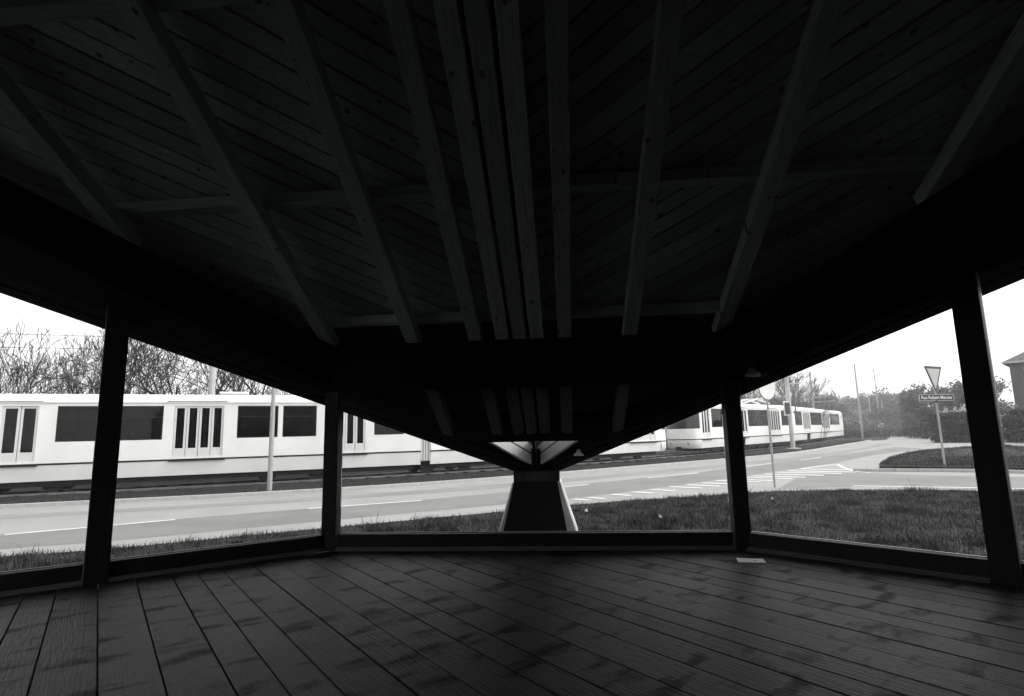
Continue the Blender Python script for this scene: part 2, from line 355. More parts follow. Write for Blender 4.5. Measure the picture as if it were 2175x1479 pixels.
for s in PUR:
    tm = 2.38 + (6.86 - s) / 1.126 + .05 if s < 7 else (TIP - s) / EK - .45
    zz = zr(s) + RD / math.cos(SLOPE) + 0.003
    local_bar('purlin', 'timber' if s < 7 else 'tail', (-tm, s, zz), (tm, s, zz), 0.17, PD - 0.02, bevel=0.006)
for t in raf_t[1:-1]:                                             # bolt heads where the rafters cross the purlins
    for s in (5.05, 6.72):
        if s < eave(t) - .3:
            z = zr(s); n = Vector((0, -math.sin(SLOPE), -math.cos(SLOPE)))
            p = Vector((t, s, z)); part(MB().tube(p - n * .01, p + n * .012, 0.016, 0.013, 8), 'bolt', 'steel')
# ceiling boards, laid in a herringbone to either side of the axis
HOLE_S, HOLE_T, HOLE_TIP = 9.12, 0.80, 10.17
BZ = (RD + PD) / math.cos(SLOPE) + 0.01
def slab(poly, off, th):
    return MB().hull8([(x, y, zr(y) + off) for x, y in poly], [(x, y, zr(y) + off + th) for x, y in poly])
BK = 0.70; BW = 0.222
for sg in (-1, 1):
    A = [(0.0, RIDGE), (0.0, HOLE_S), ((TIP - HOLE_S) / EK, HOLE_S), (TMAX, eave(TMAX)), (TMAX, RIDGE)]
    B = [(HOLE_T, HOLE_S + .002), (0.0, HOLE_TIP), (0.0, TIP), ((TIP - HOLE_S) / EK, HOLE_S + .002)]
    c = RIDGE; k = 0
    while c < RIDGE + BK * TMAX + 9:
        w_ = BW * (1 + random.uniform(-.12, .12))
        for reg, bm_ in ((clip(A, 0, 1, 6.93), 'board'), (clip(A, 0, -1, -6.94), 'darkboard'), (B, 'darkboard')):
            pl = clip(clip(reg, BK, 1, c + w_ - 0.026), -BK, -1, -c)
            if len(pl) >= 3:
                pl = [(sg * x, y) for x, y in pl]
                p0 = Vector((pl[0][0], pl[0][1])); ang = math.atan2(-BK, sg)
                ca, sa = math.cos(-ang), math.sin(-ang); mb = MB(); dz = random.uniform(0, .006)
                lp = [((x - p0.x) * ca - (y - p0.y) * sa, (x - p0.x) * sa + (y - p0.y) * ca, zr(y) + BZ + dz) for x, y in pl]
                mb.hull8(lp, [(q[0], q[1], q[2] + .022) for q in lp])
                ob = part(mb, 'ceiling_board', bm_); ob.location = (p0.x, p0.y, 0); ob.rotation_euler = (0, 0, ang)
        c += w_
# roof covering above the boards, both slopes (the unseen far slope is set low to cut light inside)
cov = MB()
zc = BZ + 0.035
for sg in (-1, 1):
    A = [(0.0, RIDGE), (0.0, HOLE_S), ((TIP - HOLE_S) / EK, HOLE_S), (TMAX, eave(TMAX)), (TMAX, RIDGE)]
    B = [(HOLE_T, HOLE_S), (0.0, HOLE_TIP), (0.0, TIP), ((TIP - HOLE_S) / EK, HOLE_S)]
    for reg in (A, B):
        pl = [(sg * x, y) for x, y in reg]
        cov.hull8([(x, y, zr(y) + zc) for x, y in pl], [(x, y, zr(y) + zc + .06) for x, y in pl])
    Cb = [(0.0, RIDGE), (TMAX, RIDGE), (TMAX, -1.3), (0.0, -1.3)]
    pl = [(sg * x, y) for x, y in Cb]
    cov.hull8([(x, y, zr(2 * RIDGE - y) + zc) for x, y in pl], [(x, y, zr(2 * RIDGE - y) + zc + .06) for x, y in pl])
part(cov, 'roof_covering', 'roofing')
# edge beams running down both eaves to the pier
for sg in (-1, 1):
    p0 = Vector((0.06 * sg, TIP - .10)); p1 = Vector((TMAX * sg, eave(TMAX)))
    d = (p1 - p0).normalized(); inn = Vector((-abs(d.y) * 0 - d.y * -1 * 0, 0)); inn = Vector((d.y, -d.x)); 
    if inn.y > 0: inn = -inn
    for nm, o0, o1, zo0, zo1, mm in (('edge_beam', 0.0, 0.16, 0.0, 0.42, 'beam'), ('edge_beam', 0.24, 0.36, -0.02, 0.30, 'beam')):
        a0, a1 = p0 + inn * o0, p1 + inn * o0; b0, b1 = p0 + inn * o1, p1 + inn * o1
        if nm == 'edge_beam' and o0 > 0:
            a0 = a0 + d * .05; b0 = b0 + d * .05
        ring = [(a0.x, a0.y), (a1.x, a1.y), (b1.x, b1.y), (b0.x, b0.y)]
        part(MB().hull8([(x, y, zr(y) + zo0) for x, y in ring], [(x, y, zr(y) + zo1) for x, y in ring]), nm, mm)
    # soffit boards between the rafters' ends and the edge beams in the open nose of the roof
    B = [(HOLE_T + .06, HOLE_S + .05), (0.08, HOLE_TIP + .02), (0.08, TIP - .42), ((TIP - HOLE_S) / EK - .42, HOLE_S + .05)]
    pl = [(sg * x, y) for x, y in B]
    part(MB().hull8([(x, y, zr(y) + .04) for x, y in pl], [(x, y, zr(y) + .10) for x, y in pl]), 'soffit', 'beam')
    # pale upstands round the triangular opening
    a = Vector((sg * HOLE_T, HOLE_S)); b = Vector((0.0, HOLE_TIP)); d2 = (b - a).normalized(); n2 = Vector((d2.y, -d2.x)) * -sg
    if n2.x * sg < 0: n2 = -n2
    for j, (o0, o1, z0, z1, mm) in enumerate(((0.0, 0.05, 0.02, 0.20, 'upstand'), (0.012, 0.05, 0.203, 0.225, 'black'), (0.0, 0.05, 0.228, 0.40, 'upstand'), (0.01, 0.05, 0.403, 0.425, 'black'), (0.0, .05, .428, .52, 'upstand'))):
        ring = [a + n2 * o0, b + n2 * o0, b + n2 * o1, a + n2 * o1]
        part(MB().hull8([(q.x, q.y, zr(q.y) + z0) for q in ring], [(q.x, q.y, zr(q.y) + z1) for q in ring]), 'upstand_board', mm)
part(MB().bar((0, HOLE_S + .06, zr(HOLE_S + .06) + .02), (0, HOLE_TIP - .03, zr(HOLE_TIP - .03) + .02), 0.045, 0.45), 'glazing_bar', 'beam')
local_bar('cross_beam', 'beam', (-1.45, 9.07, zr(9.07) - .09), (1.45, 9.07, zr(9.07) - .09), 0.09, 0.47)
# tie beam across the shelter inside the glazing
hp = [(-6.3, 2.45), (-3.92, 5.13), (-2.38, 6.86), (2.38, 6.86), (3.92, 5.13), (6.3, 2.45)]
for (x0, y0), (x1, y1) in zip(hp, hp[1:]):
    a, b = Vector((x0, y0)), Vector((x1, y1)); d = (b - a).normalized(); n = Vector((-d.y, d.x)) * .06; a2, b2 = a - d * .02, b + d * .02
    ring = [a2 - n, b2 - n, b2 + n, a2 + n]
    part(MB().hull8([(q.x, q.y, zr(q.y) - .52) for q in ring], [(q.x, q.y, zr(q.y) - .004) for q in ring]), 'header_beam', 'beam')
for sg in (-1, 1):                                                # added dark sheet standing in for shade between header and eaves
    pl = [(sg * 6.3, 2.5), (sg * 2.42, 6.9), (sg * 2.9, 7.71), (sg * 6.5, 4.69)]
    part(MB().hull8([(x, y, zr(y) - .04) for x, y in pl], [(x, y, zr(y) - .008) for x, y in pl]), 'perimeter_shade_sheet', 'beam')
# posts, sills and panes
pp = [(-6.62, 4.34), (-4.68, 6.08), (-2.74, 7.82), (2.74, 7.82), (4.68, 6.08), (6.62, 4.34)]
for i, (x, y) in enumerate(pp):
    if abs(x) > 8: continue
    hw = 0.10 if abs(x) < 3 else 0.115
    rot = (0.0 if abs(x) < 3 else math.copysign(rad(41.9), -x))
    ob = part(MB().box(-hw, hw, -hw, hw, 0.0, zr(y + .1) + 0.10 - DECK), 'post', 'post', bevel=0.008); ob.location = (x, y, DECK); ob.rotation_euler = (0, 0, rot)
for (x0, y0), (x1, y1) in zip(pp, pp[1:]):
    a, b = Vector((x0, y0)), Vector((x1, y1)); d = (b - a).normalized(); n = Vector((-d.y, d.x))
    if n.y < 0: n = -n
    a2, b2 = a + d * .12, b - d * .12
    SL = 0.21
    local_bar('sill_beam', 'post', (a2.x, a2.y, DECK + .002), (b2.x, b2.y, DECK + .002), 0.10, SL, bevel=0.006)
    c0, c1 = a2 + n * .052, b2 + n * .052
    local_bar('sill_edge_highlight', 'trim', (c0.x + n.x * .012, c0.y + n.y * .012, DECK + SL - .02), (c1.x + n.x * .012, c1.y + n.y * .012, DECK + SL - .02), 0.03, 0.03)  # paler strip paints the lit outer top edge of the sill
    for k_, (o_, hh, ww) in enumerate(((-0.075, 0.035, 0.05), (-0.125, 0.018, 0.05))):
        q0, q1 = a2 + n * o_, b2 + n * o_
        local_bar('floor_batten', 'trim', (q0.x, q0.y, DECK + .012), (q1.x, q1.y, DECK + .012), ww, hh)
    g0, g1 = a2 + n * .02, b2 + n * .02; h0, h1 = a2 + n * .028, b2 + n * .028
    ring = [g0, g1, h1, h0]
    part(MB().hull8([(q.x, q.y, DECK + SL + .004) for q in ring], [(q.x, q.y, zr(q.y) + .12) for q in ring]), 'glass_pane', 'glass')
# unseen rear and right-hand walls, added to keep light off the deck
zb0 = lambda y: zr(2 * RIDGE - y)
part(MB().box(-6.5, 6.5, -1.12, -1.02, DECK + .002, zb0(-1.1) + .34), 'rear_shade_wall', 'wall')
yw = [-1.0, RIDGE, 4.1]
part(MB().loft([[(6.5, y, DECK + .002), (6.58, y, DECK + .002), (6.58, y, (zb0(y) if y < RIDGE else zr(y)) + .3), (6.5, y, (zb0(y) if y < RIDGE else zr(y)) + .3)] for y in yw]), 'side_shade_wall', 'wall')
# deck of wide planks laid diagonally
deckp = [(-6.9, 4.11), (-2.78, 7.80), (2.78, 7.80), (6.9, 4.11), (6.9, -1.2), (-6.9, -1.2)]
PA = rad(41.0)                                                    # planks run 41 degrees left of the axis
DK = empty('deck', (0, 0, DECK), PA, SH)                          # deck local y runs along the planks
ca, sa = math.cos(-PA), math.sin(-PA)
dl = [(x * ca - y * sa, x * sa + y * ca) for x, y in deckp][::-1]
u = -10.0; wl = [.345, .34, .34, .25, .26, .34, .30, .34, .26]; k = 0
# line the joints up with the photograph: one joint passes through the pixel (207,1450)
q = G(207, 1450, DECK); ql = SH.matrix_world
SHm = Matrix.Translation(ax_b * T0) @ Matrix.Rotation(-AZ, 4, 'Z')
q = SHm.inverted() @ q; ju = q.x * ca - q.y * sa
edges = [ju]; i = 0
while edges[-1] < 11: edges.append(edges[-1] + wl[(i + 1) % len(wl)]); i += 1
i = 0
while edges[0] > -11: edges.insert(0, edges[0] - wl[(-i) % len(wl)]); i += 1
for e0, e1 in zip(edges, edges[1:]):
    pl = clip(clip(dl, 1, 0, e1 - .0055), -1, 0, -(e0 + .0055))
    if len(pl) < 3: continue
    dz = random.uniform(-.003, .003)
    ob = MB().hull8([(y, -x, -.035) for x, y in pl], [(y, -x, dz) for x, y in pl]).build('deck_plank', 'plank', DK, bevel=0.003)
    ob.rotation_euler = (0, 0, rad(90))
part(MB().hull8([(x, y, 0.12) for x, y in deckp], [(x, y, DECK - .06) for x, y in deckp]), 'deck_base', 'under')
for sgn in (-1, 1):
    for (x, y) in ((sgn * 2.4, 7.4), (sgn * 5.5, 4.9), (sgn * 6.5, 2.2), (sgn * 6.5, -.9), (sgn * 2.4, -.9)):
        part(MB().box(x - .15, x + .15, y - .15, y + .15, -0.05, .12), 'footing', 'concrete')
# lamps on the right-hand edge beam
def roof_hit(u, v, drop):                                         # where a pixel's ray meets the underside of the roof, in shelter coordinates
    inv = SHm.inverted(); c_ = inv @ CAM; r_ = inv.to_3x3() @ ray(u, v)
    t = (6.46 - drop - c_.z - .5206 * c_.y) / (r_.z + .5206 * r_.y); return c_ + r_ * t
SHm = Matrix.Translation(ax_b * T0) @ Matrix.Rotation(-AZ, 4, 'Z')
for u_, v_, sz in ((1598, 788, 1.0), (1229, 961, .8)):
    lt = roof_hit(u_, v_, .07)
    part(MB().loft([[lt + Vector((math.cos(a) * r * sz, math.sin(a) * r * sz * .8, z * sz)) for a in np.linspace(0, 2 * math.pi, 13)[:-1]] for r, z in ((.10, -.07), (.095, -.04), (.05, 0.0), (.03, .06))]), 'soffit_lamp', 'upstand', smooth=True)

# concrete pier carrying the nose of the roof
pr = empty('concrete_pier', ax_b * T0 + Vector((math.sin(AZ), math.cos(AZ), 0)) * 10.35, -AZ)
tag(pr, 'flared concrete pier under the low nose of the shelter roof', 'pier')
def ringz(hx, y0, y1, z): return [(-hx, y0, z), (hx, y0, z), (hx, y1, z), (-hx, y1, z)]
MB().loft([ringz(.74, -.46, .62, -.1), ringz(.60, -.40, .52, .35), ringz(.47, -.34, .42, .78), ringz(.42, -.32, .38, .95)]).build('pier_body', 'concrete', pr, bevel=0.02)
MB().hull8([(-.64, -.50, -.1), (.54, -.50, -.1), (.54, -.462, -.1), (-.64, -.462, -.1)], [(-.385, -.36, .956), (.36, -.36, .956), (.36, -.325, .956), (-.385, -.325, .956)]).build('pier_shade_panel', 'beam', pr)  # added dark panel stands in for shade on the pier's front
MB().box(-.40, .40, -.30, .34, .953, 1.12).build('bearing_plate', 'under', pr)

# small things on the deck
pq = SHm.inverted() @ G(1595, 1191, DECK + .005)
ob = MB().hull8([(-.15, -.105, 0), (.15, -.105, 0), (.15, .105, 0), (-.15, .105, 0)], [(-.15, -.105, .002), (.15, -.105, .004), (.15, .105, .002), (-.15, .105, .006)]).build('paper_sheet', 'paper')
ob.location = G(1595, 1191, DECK + .006); ob.rotation_euler = (0, 0, rad(-14)); tag(ob, 'white sheet of paper lying on the deck by a post', 'paper')
tear = MB().hull8([(.02, -.03, .0045), (.06, -.03, .0045), (.05, .0, .0045)], [(.02, -.03, .0055), (.06, -.03, .0055), (.05, .0, .0055)]).build('print_mark', 'black', ob)
g = G(675, 1183, DECK)
ob = MB().loft([[(-.16, -.04, 0), (-.16, .04, 0), (-.16, .04, .035), (-.16, -.04, .035)], [(.14, -.05, 0), (.14, .04, 0), (.14, .04, .06), (.14, -.05, .06)]]).build('wood_offcut', 'post', bevel=0.004)
ob.location = (g.x, g.y, DECK + .004); ob.rotation_euler = (0, 0, rad(12)); tag(ob, 'dark offcut of wood lying on the deck against the sill', 'offcut')

# ================================================================ TRAMS
RZ = RAIL
def plane_x(px, py, A, d):                                        # distance along a tram side from A where a pixel column meets it
    n = Vector((-d.y, d.x, 0)); r = ray(px, py); t = ((A - CAM).dot(n)) / r.dot(n); p = CAM + r * t
    return (p - A).dot(d)
def xprof(hw):
    return [(-hw, 2.98), (-hw + .04, 3.10), (-hw + .16, 3.22), (-hw + .40, 3.31), (0, 3.36), (hw - .40, 3.31), (hw - .16, 3.22), (hw - .04, 3.10), (hw, 2.98)]
HW = 1.10
def tram_section(T, xA, xB, wins, doors, nose0=False, nose1=False, bog=(), hatch=True, cut=()):
    A2, B2 = trk_pt(xA), trk_pt(xB)
    zA, zB = zg(A2.y) + RZ, zg(B2.y) + RZ
    d2 = (B2 - A2); Lh = d2.length; d = d2.normalized(); n = Vector((-d.y, d.x, 0))
    sec = empty('car_section', A2 + n * HW + Vector((0, 0, zA)), 0, T)
    rot = Matrix.Rotation(math.atan2(d.y, d.x), 4, 'Z') @ Matrix.Rotation(-math.atan2(zB - zA, Lh), 4, 'Y')
    sec.matrix_local = T.matrix_basis.inverted() @ Matrix.Translation(A2 + n * HW + Vector((0, 0, zA))) @ rot
    e0, e1 = (0.0 if nose0 else .22), (Lh if nose1 else Lh - .22)
    W = [tuple(sorted((plane_x(a, 925, A2, d), plane_x(b, 925, A2, d)))) for a, b in wins]
    Dr = [tuple(sorted((plane_x(a, 925, A2, d), plane_x(b, 925, A2, d)))) for a, b in doors]
    W = [(max(a, e0 + .12), min(b, e1 - .12)) for a, b in W if min(b, e1 - .12) - max(a, e0 + .12) > .2]
    Dr = [(max(a, e0 + .12), min(b, e1 - .12)) for a, b in Dr if min(b, e1 - .12) - max(a, e0 + .12) > .4]
    xb = sorted(set([e0, e1] + [v for w_ in W + Dr for v in w_])); zb = [.985, 1.06, 1.68, 2.88, 2.98]
    body = MB()
    for sy in (-1, 1):
        y = sy * HW
        for xa, xc in zip(xb, xb[1:]):
            for za, zc_ in zip(zb, zb[1:]):
                xm, zm = (xa + xc) / 2, (za + zc_) / 2
                if any(a < xm < b for a, b in W) and 1.68 < zm < 2.88: continue
                if any(a < xm < b for a, b in Dr) and 1.06 < zm < 2.88: continue
                body.add([(xa, y, za), (xc, y, za), (xc, y, zc_), (xa, y, zc_)], [(0, 1, 2, 3)])
        for a, b, z0 in [(a, b, 1.68) for a, b in W] + [(a, b, 1.06) for a, b in Dr]:   # reveals
            yi = sy * (HW - .05)
            for p in (((a, z0), (b, z0)), ((b, z0), (b, 2.88)), ((b, 2.88), (a, 2.88)), ((a, 2.88), (a, z0))):
                body.add([(p[0][0], y, p[0][1]), (p[1][0], y, p[1][1]), (p[1][0], yi, p[1][1]), (p[0][0], yi, p[0][1])], [(0, 1, 2, 3)])
    pf = xprof(HW)
    body.loft([[(e0, y, z) for y, z in pf], [(e1, y, z) for y, z in pf]], cap=False, closed=False)
    for e, ns in ((e0, nose0), (e1, nose1)):
        if not ns:
            body.add([(e, -HW, .985), (e, HW, .985)] + [(e, y, z) for y, z in pf[::-1]], [tuple(range(2 + len(pf)))])
    bo = body.build('body', 'white', sec)
    MB().box(e0 + .05, e1 - .05, -HW + .06, HW - .06, .86, .98).build('floor', 'under', sec)
    # dark rub rail and gutter
    for sy in (-1, 1):
        MB().box(e0, e1, sy * HW - .012, sy * HW + .012, .93, .982).build('rub_rail', 'black', sec)
        MB().box(e0, e1, sy * (HW + .012) - .012, sy * (HW + .012) + .012, 2.985, 3.01).build('rain_gutter', 'offwhite', sec)
        cuts = sorted([(max(e0, b - .75), min(e1, b + .75)) for b in cut]); x = e0
        spans = []
        for a, b in cuts:
            if a - x > .1: spans.append((x, a))
            x = b
        if e1 - x > .1: spans.append((x, e1))
        for a, b in spans:
            yo = sy * HW; yi = sy * (HW - .05)
            MB().hull8([(a, yo - sy * .06, .40), (b, yo - sy * .06, .40), (b, yi - sy * .06, .40), (a, yi - sy * .06, .40)], [(a, yo, .925), (b, yo, .925), (b, yi, .925), (a, yi, .925)]).build('skirt', 'white', sec, bevel=.01)
    for a, b in W:
        for sy in (-1, 1):
            y0, y1 = sorted((sy * (HW - .035), sy * (HW - .005)))
            fr = MB()
            for x0, x1, z0, z1 in ((a, b, 1.68, 1.715), (a, b, 2.845, 2.88), (a, a + .035, 1.715, 2.845), (b - .035, b, 1.715, 2.845)):
                fr.box(x0 + .001, x1 - .001, y0, y1, z0 + .001, z1 - .001)
            fo = fr.build('window', 'black', sec)
            ym = sy * (HW - .022); MB().box(a + .036, b - .036, ym - .003, ym + .003, 1.717, 2.843).build('pane', 'tramglass', sec)
            MB().box(a + .036, b - .036, min(sy * (HW - .03), sy * (HW - .012)), max(sy * (HW - .03), sy * (HW - .012)), 2.46, 2.485).build('transom', 'black', sec)
    for a, b in Dr:
        nl = max(2, round((b - a) / .42)); wl_ = (b - a) / nl
        for sy in (-1, 1):
            for k_ in range(nl):
                x0, x1 = a + k_ * wl_ + .008, a + (k_ + 1) * wl_ - .008; yc = sy * (HW - .03 - .012 * (k_ % 2))
                dm = MB(); y0, y1 = yc - .012, yc + .012
                for bx in ((x0, x1, 1.065, 1.36), (x0, x1, 2.80, 2.875), (x0, x0 + .07, 1.36, 2.80), (x1 - .07, x1, 1.36, 2.80)): dm.box(bx[0], bx[1], y0, y1, bx[2], bx[3])
                dm.build('door_leaf', 'doorpanel', sec)
                MB().box(x0 + .07, x1 - .07, yc - .004, yc + .004, 1.36, 2.80).build('door_pane', 'tramglass', sec)
        if True:
            MB().box(a - .1, b + .1, -HW - .05, -HW + .02, .90, .935).build('step_edge', 'black', sec)
            MB().box(a - .25, b + .1, -HW - .022, -HW + .0, 3.03, 3.05).build('door_light_strip', 'black', sec)
    # seats inside
    x = e0 + .9
    while x < e1 - .9:
        if not any(a - .3 < x < b + .3 for a, b in Dr):
            for sy in (-.62, .62):
                MB().hull8([(x - .22, sy - .4, 1.38), (x + .22, sy - .4, 1.38), (x + .22, sy + .4, 1.38), (x - .22, sy + .4, 1.38)], [(x - .2, sy - .4, 1.46), (x + .2, sy - .4, 1.46), (x + .2, sy + .4, 1.46), (x - .2, sy + .4, 1.46)]).hull8(
                    [(x + .17, sy - .4, 1.46), (x + .23, sy - .4, 1.46), (x + .23, sy + .4, 1.46), (x + .17, sy + .4, 1.46)], [(x + .25, sy - .36, 2.0), (x + .3, sy - .36, 2.0), (x + .3, sy + .36, 2.0), (x + .25, sy + .36, 2.0)]).box(x - .1, x + .1, sy - .08, sy + .08, .98, 1.38).build('seat', 'seat', sec)
        x += .85
    for b in bog:
        bg_ = MB().box(b - .95, b + .95, -.82, -.62, .30, .52).box(b - .95, b + .95, .62, .82, .30, .52).box(b - .18, b + .18, -.62, .62, .32, .60).build('bogie', 'under', sec)
        for wx in (-.9, .9):
            for wy in (-.72, .72):
                MB().tube((b + wx, wy - .06, .33), (b + wx, wy + .06, .33), .33, .33, 20).tube((b + wx, wy - .09, .33), (b + wx, wy + .09, .33), .10, .10, 10).build('wheel', 'under', sec)
    MB().box(e0 + .3, e1 - .3, -.9, .9, .22, .86).build('underframe', 'under', sec)  # box reaches low to block light under the car
    if hatch:
        MB().box((e0 + e1) / 2 - .5, (e0 + e1) / 2 + .5, -.42, .42, 3.35, 3.46).build('roof_hatch', 'offwhite', sec, bevel=.03)
    # rounded cab ends
    for e, ns, sx in ((e0, nose0, -1), (e1, nose1, 1)):
        if not ns: continue
        def ring(scale_x, sw, z): return [(e + sx * px_ * scale_x, y_ * sw, z) for px_, y_ in ((0, -HW), (.42, -1.05), (.72, -.88), (.86, -.45), (.9, 0), (.86, .45), (.72, .88), (.42, 1.05), (0, HW))]
        def band(zs, name, m, xsc, sws=None, cap=False):
            MB().loft([ring(xs_, (sws[i] if sws else 1), z) for i, (z, xs_) in enumerate(zip(zs, xsc))], cap=cap, closed=False).build(name, m, sec, smooth=True)
        band((.40, .55, .925), 'cab_skirt', 'white', (.82, .97, 1.0), (.94, 1, 1)); band((.93, .982), 'rub_rail', 'black', (1.01, 1.01))
        band((.985, 1.30, 1.62), 'cab_front', 'white', (1.0, .99, .95))
        band((1.62, 2.2, 2.75), 'windscreen', 'lens', (.945, .88, .80)); band((2.75, 2.98), 'cab_header', 'white', (.81, .77))
        MB().loft([ring(xs_, sw_, z) for z, xs_, sw_ in ((2.98, .77, 1), (3.15, .70, .93), (3.28, .52, .75), (3.36, .05, .3))], cap=False, closed=False).build('cab_roof', 'white', sec, smooth=True)
        for yy in (-.62, .62):
            MB().tube((e + sx * .80, yy, .72), (e + sx * .87, yy, .72), .11, .10, 14).build('headlight', 'signgrey', sec)
        MB().box(min(e + sx * .5, e + sx * 1.05), max(e + sx * .5, e + sx * 1.05), -.12, .12, .36, .52).build('coupler', 'under', sec)
        for yy in (-HW + .03, HW - .03):
            MB().box(min(e + sx * .02, e + sx * .10), max(e + sx * .02, e + sx * .10), yy - .03, yy + .03, 1.62, 2.76).build('cab_pillar', 'white', sec)
    return sec
def bellows(T, x):
    p = trk_pt(x); s = 2 * TRK[0] * x + TRK[1]; n = Vector((-s, 1, 0)).normalized(); p = p + n * HW
    e = MB()
    for k_ in range(9):
        xx = -.26 + k_ * .058; hw = HW - (.05 if k_ % 2 else .10)
        e.box(xx, xx + .05, -hw, hw, .55, 3.22 - (.0 if k_ % 2 else .05))
    ob = e.build('articulation_bellows', 'offwhite', T)
    ob.matrix_local = T.matrix_basis.inverted() @ Matrix.Translation((p.x, p.y, zg(p.y) + RZ)) @ Matrix.Rotation(math.atan(s), 4, 'Z')
# positions of joints and ends along the line
def x_at(px, py=940):                                             # track x where a pixel column meets the near side of the tram line
    lo, hi = -40.0, 60.0
    f = lambda x: (lambda p: CX + F_PX * ((p - CAM).dot(CR)) / ((p - CAM).dot(fw)))(Vector((x, trk(x), 1.5))) - px
    for _ in range(60):
        m_ = (lo + hi) / 2
        if f(m_) < 0: lo = m_
        else: hi = m_
    return lo
p = trk_pt(0); T1 = empty('tram', (p.x, p.y, RZ))
tag(T1, 'long white articulated tram passing close by, wide dark windows above a thin black rub rail', 'tram', 'white trams on the line beyond the road')
xj1 = x_at(905); xe1 = x_at(1404)
xj2 = xj1 + (xe1 - xj1) * .40; xj0 = x_at(-60)
tram_section(T1, xj0 - 9, xj0, [(-900, -620), (-560, -380)], [(-330, -180)], bog=(4.0,))
tram_section(T1, xj0, xj1, [(118, 232), (240, 345), (503, 590), (600, 672), (795, 858)], [(0, 78), (368, 474), (712, 776)], bog=(1.2, 9.6))
tram_section(T1, xj1, xj2, [(945, 985)], [(1000, 1050)], bog=(1.1,))
tram_section(T1, xj2, xe1, [(1290, 1330), (1396, 1416)], [(1340, 1392)], nose1=True, bog=(6.6,), hatch=False)
for x in (xj0, xj1, xj2): bellows(T1, x)
xs2, xj3, xe2 = x_at(1490), x_at(1684), x_at(1792)
p = trk_pt(xs2); T2 = empty('tram', (p.x, p.y, RZ + zg(p.y)))
tag(T2, 'shorter white tram farther along the line behind the signal pole', 'tram', 'white trams on the line beyond the road')
tram_section(T2, xs2, xj3, [(1514, 1545), (1592, 1634), (1663, 1680)], [(1493, 1510), (1562, 1590), (1637, 1660)], nose0=True, bog=(5.9, 10.6), cut=(5.9,))
tram_section(T2, xj3, xe2, [(1692, 1707), (1725, 1749), (1766, 1786)], [(1709, 1724), (1750, 1765)], nose1=True, bog=(1.0, 8.6), cut=(6.6,))
bellows(T2, xj3)
# folded current collector on the second tram
def on_tram(x, off, h): 
    p = trk_pt(x, HW + off); p.z = zg(p.y) + RZ + h; return p
mb = MB(); xa = x_at(1605); xb_ = x_at(1660); xm = (xa + xb_) / 2
for o_ in (-.4, .4):
    mb.tube(on_tram(xa, o_, 3.38), on_tram(xm, o_, 3.72), .05, .05, 6); mb.tube(on_tram(xm, o_, 3.72), on_tram(xb_, o_, 3.45), .05, .05, 6)
mb.tube(on_tram(xm, -.8, 3.74), on_tram(xm, .8, 3.74), .05, .05, 6)
ob = mb.build('current_collector', 'offwhite', T2); ob.matrix_local = T2.matrix_basis.inverted()

# ================================================================ POLES AND SIGNS
def pole(name, base, h, r, label, cat, m='paleconc', group=None, arm=None, foot=False, n=10):
    e = empty(name, base); tag(e, label, cat, group)
    MB().tube((0, 0, -.05), (0, 0, h), r, r * .72, n).build('shaft', m, e, smooth=False)
    if foot: MB().box(-.45, .45, -.35, .35, -.05, .14).build('foot_block', 'kerb', e, bevel=.02)
    if arm:
        for dx, dy, z in arm: MB().tube((0, 0, z), (dx, dy, z + .15), .035, .03, 6).build('bracket_arm', 'galv', e)
    return e
GP = 'overhead line poles beside the tram track'
g = G(572, 1045); pole('line_pole', g, 9, .085, 'slim pale pole standing in the verge between road and near tram', 'pole', 'galv', foot=False)
p = trk_pt(x_at(405), 6.2); g = Vector((p.x, p.y, zg(p.y))); pole('line_pole', g, 10, .17, 'thick pale concrete pole rising behind the near tram roof', 'pole', arm=[(1.2, -2.4, 6.2)])
x2 = x_at(1651); p = trk_pt(x2, -1.05); gs = Vector((p.x, p.y, zg(p.y)))
SP = pole('signal_pole', gs, 9, .17, 'tall concrete pole with a traffic signal on a foot block', 'pole', foot=True, arm=[(2.0, .6, 5.0)])
sg_ = MB()
hd = MB().hull8([(-.28, 0, -.55), (.28, 0, -.55), (.28, 0, .55), (-.28, 0, .55)], [(-.28, .03, -.55), (.28, .03, -.55), (.28, .03, .55), (-.28, .03, .55)]).build('signal_backboard', 'signwhite', SP, bevel=.0)
sz_ = atY(1667, 868, gs.y).z - gs.z; hd.location = (-.36, -.30, sz_); hd.rotation_euler = (0, 0, rad(22))
b_ = MB().box(-.17, .17, -.16, 0, -.45, .45).build('signal_head', 'black', hd, bevel=.03)
for zz in (-.28, 0, .28): MB().tube((0, -.16, zz), (0, -.24, zz), .11, .12, 12).build('signal_visor', 'black', hd)
MB().tube((.36, .3, -.1), (0.1, .03, -.1), .03, .03, 6).build('signal_bracket', 'galv', hd)
ring_ = MB()
for k_ in range(10):
    a0, a1 = math.pi * (k_ / 10 - .5), math.pi * ((k_ + 1) / 10 - .5)
    ring_.tube((.15 + .22 * math.cos(a0), -.2, sz_ + .34 * math.sin(a0)), (.15 + .22 * math.cos(a1), -.2, sz_ + .34 * math.sin(a1)), .045, .045, 6)
ring_.build('signal_hood', 'black', SP)
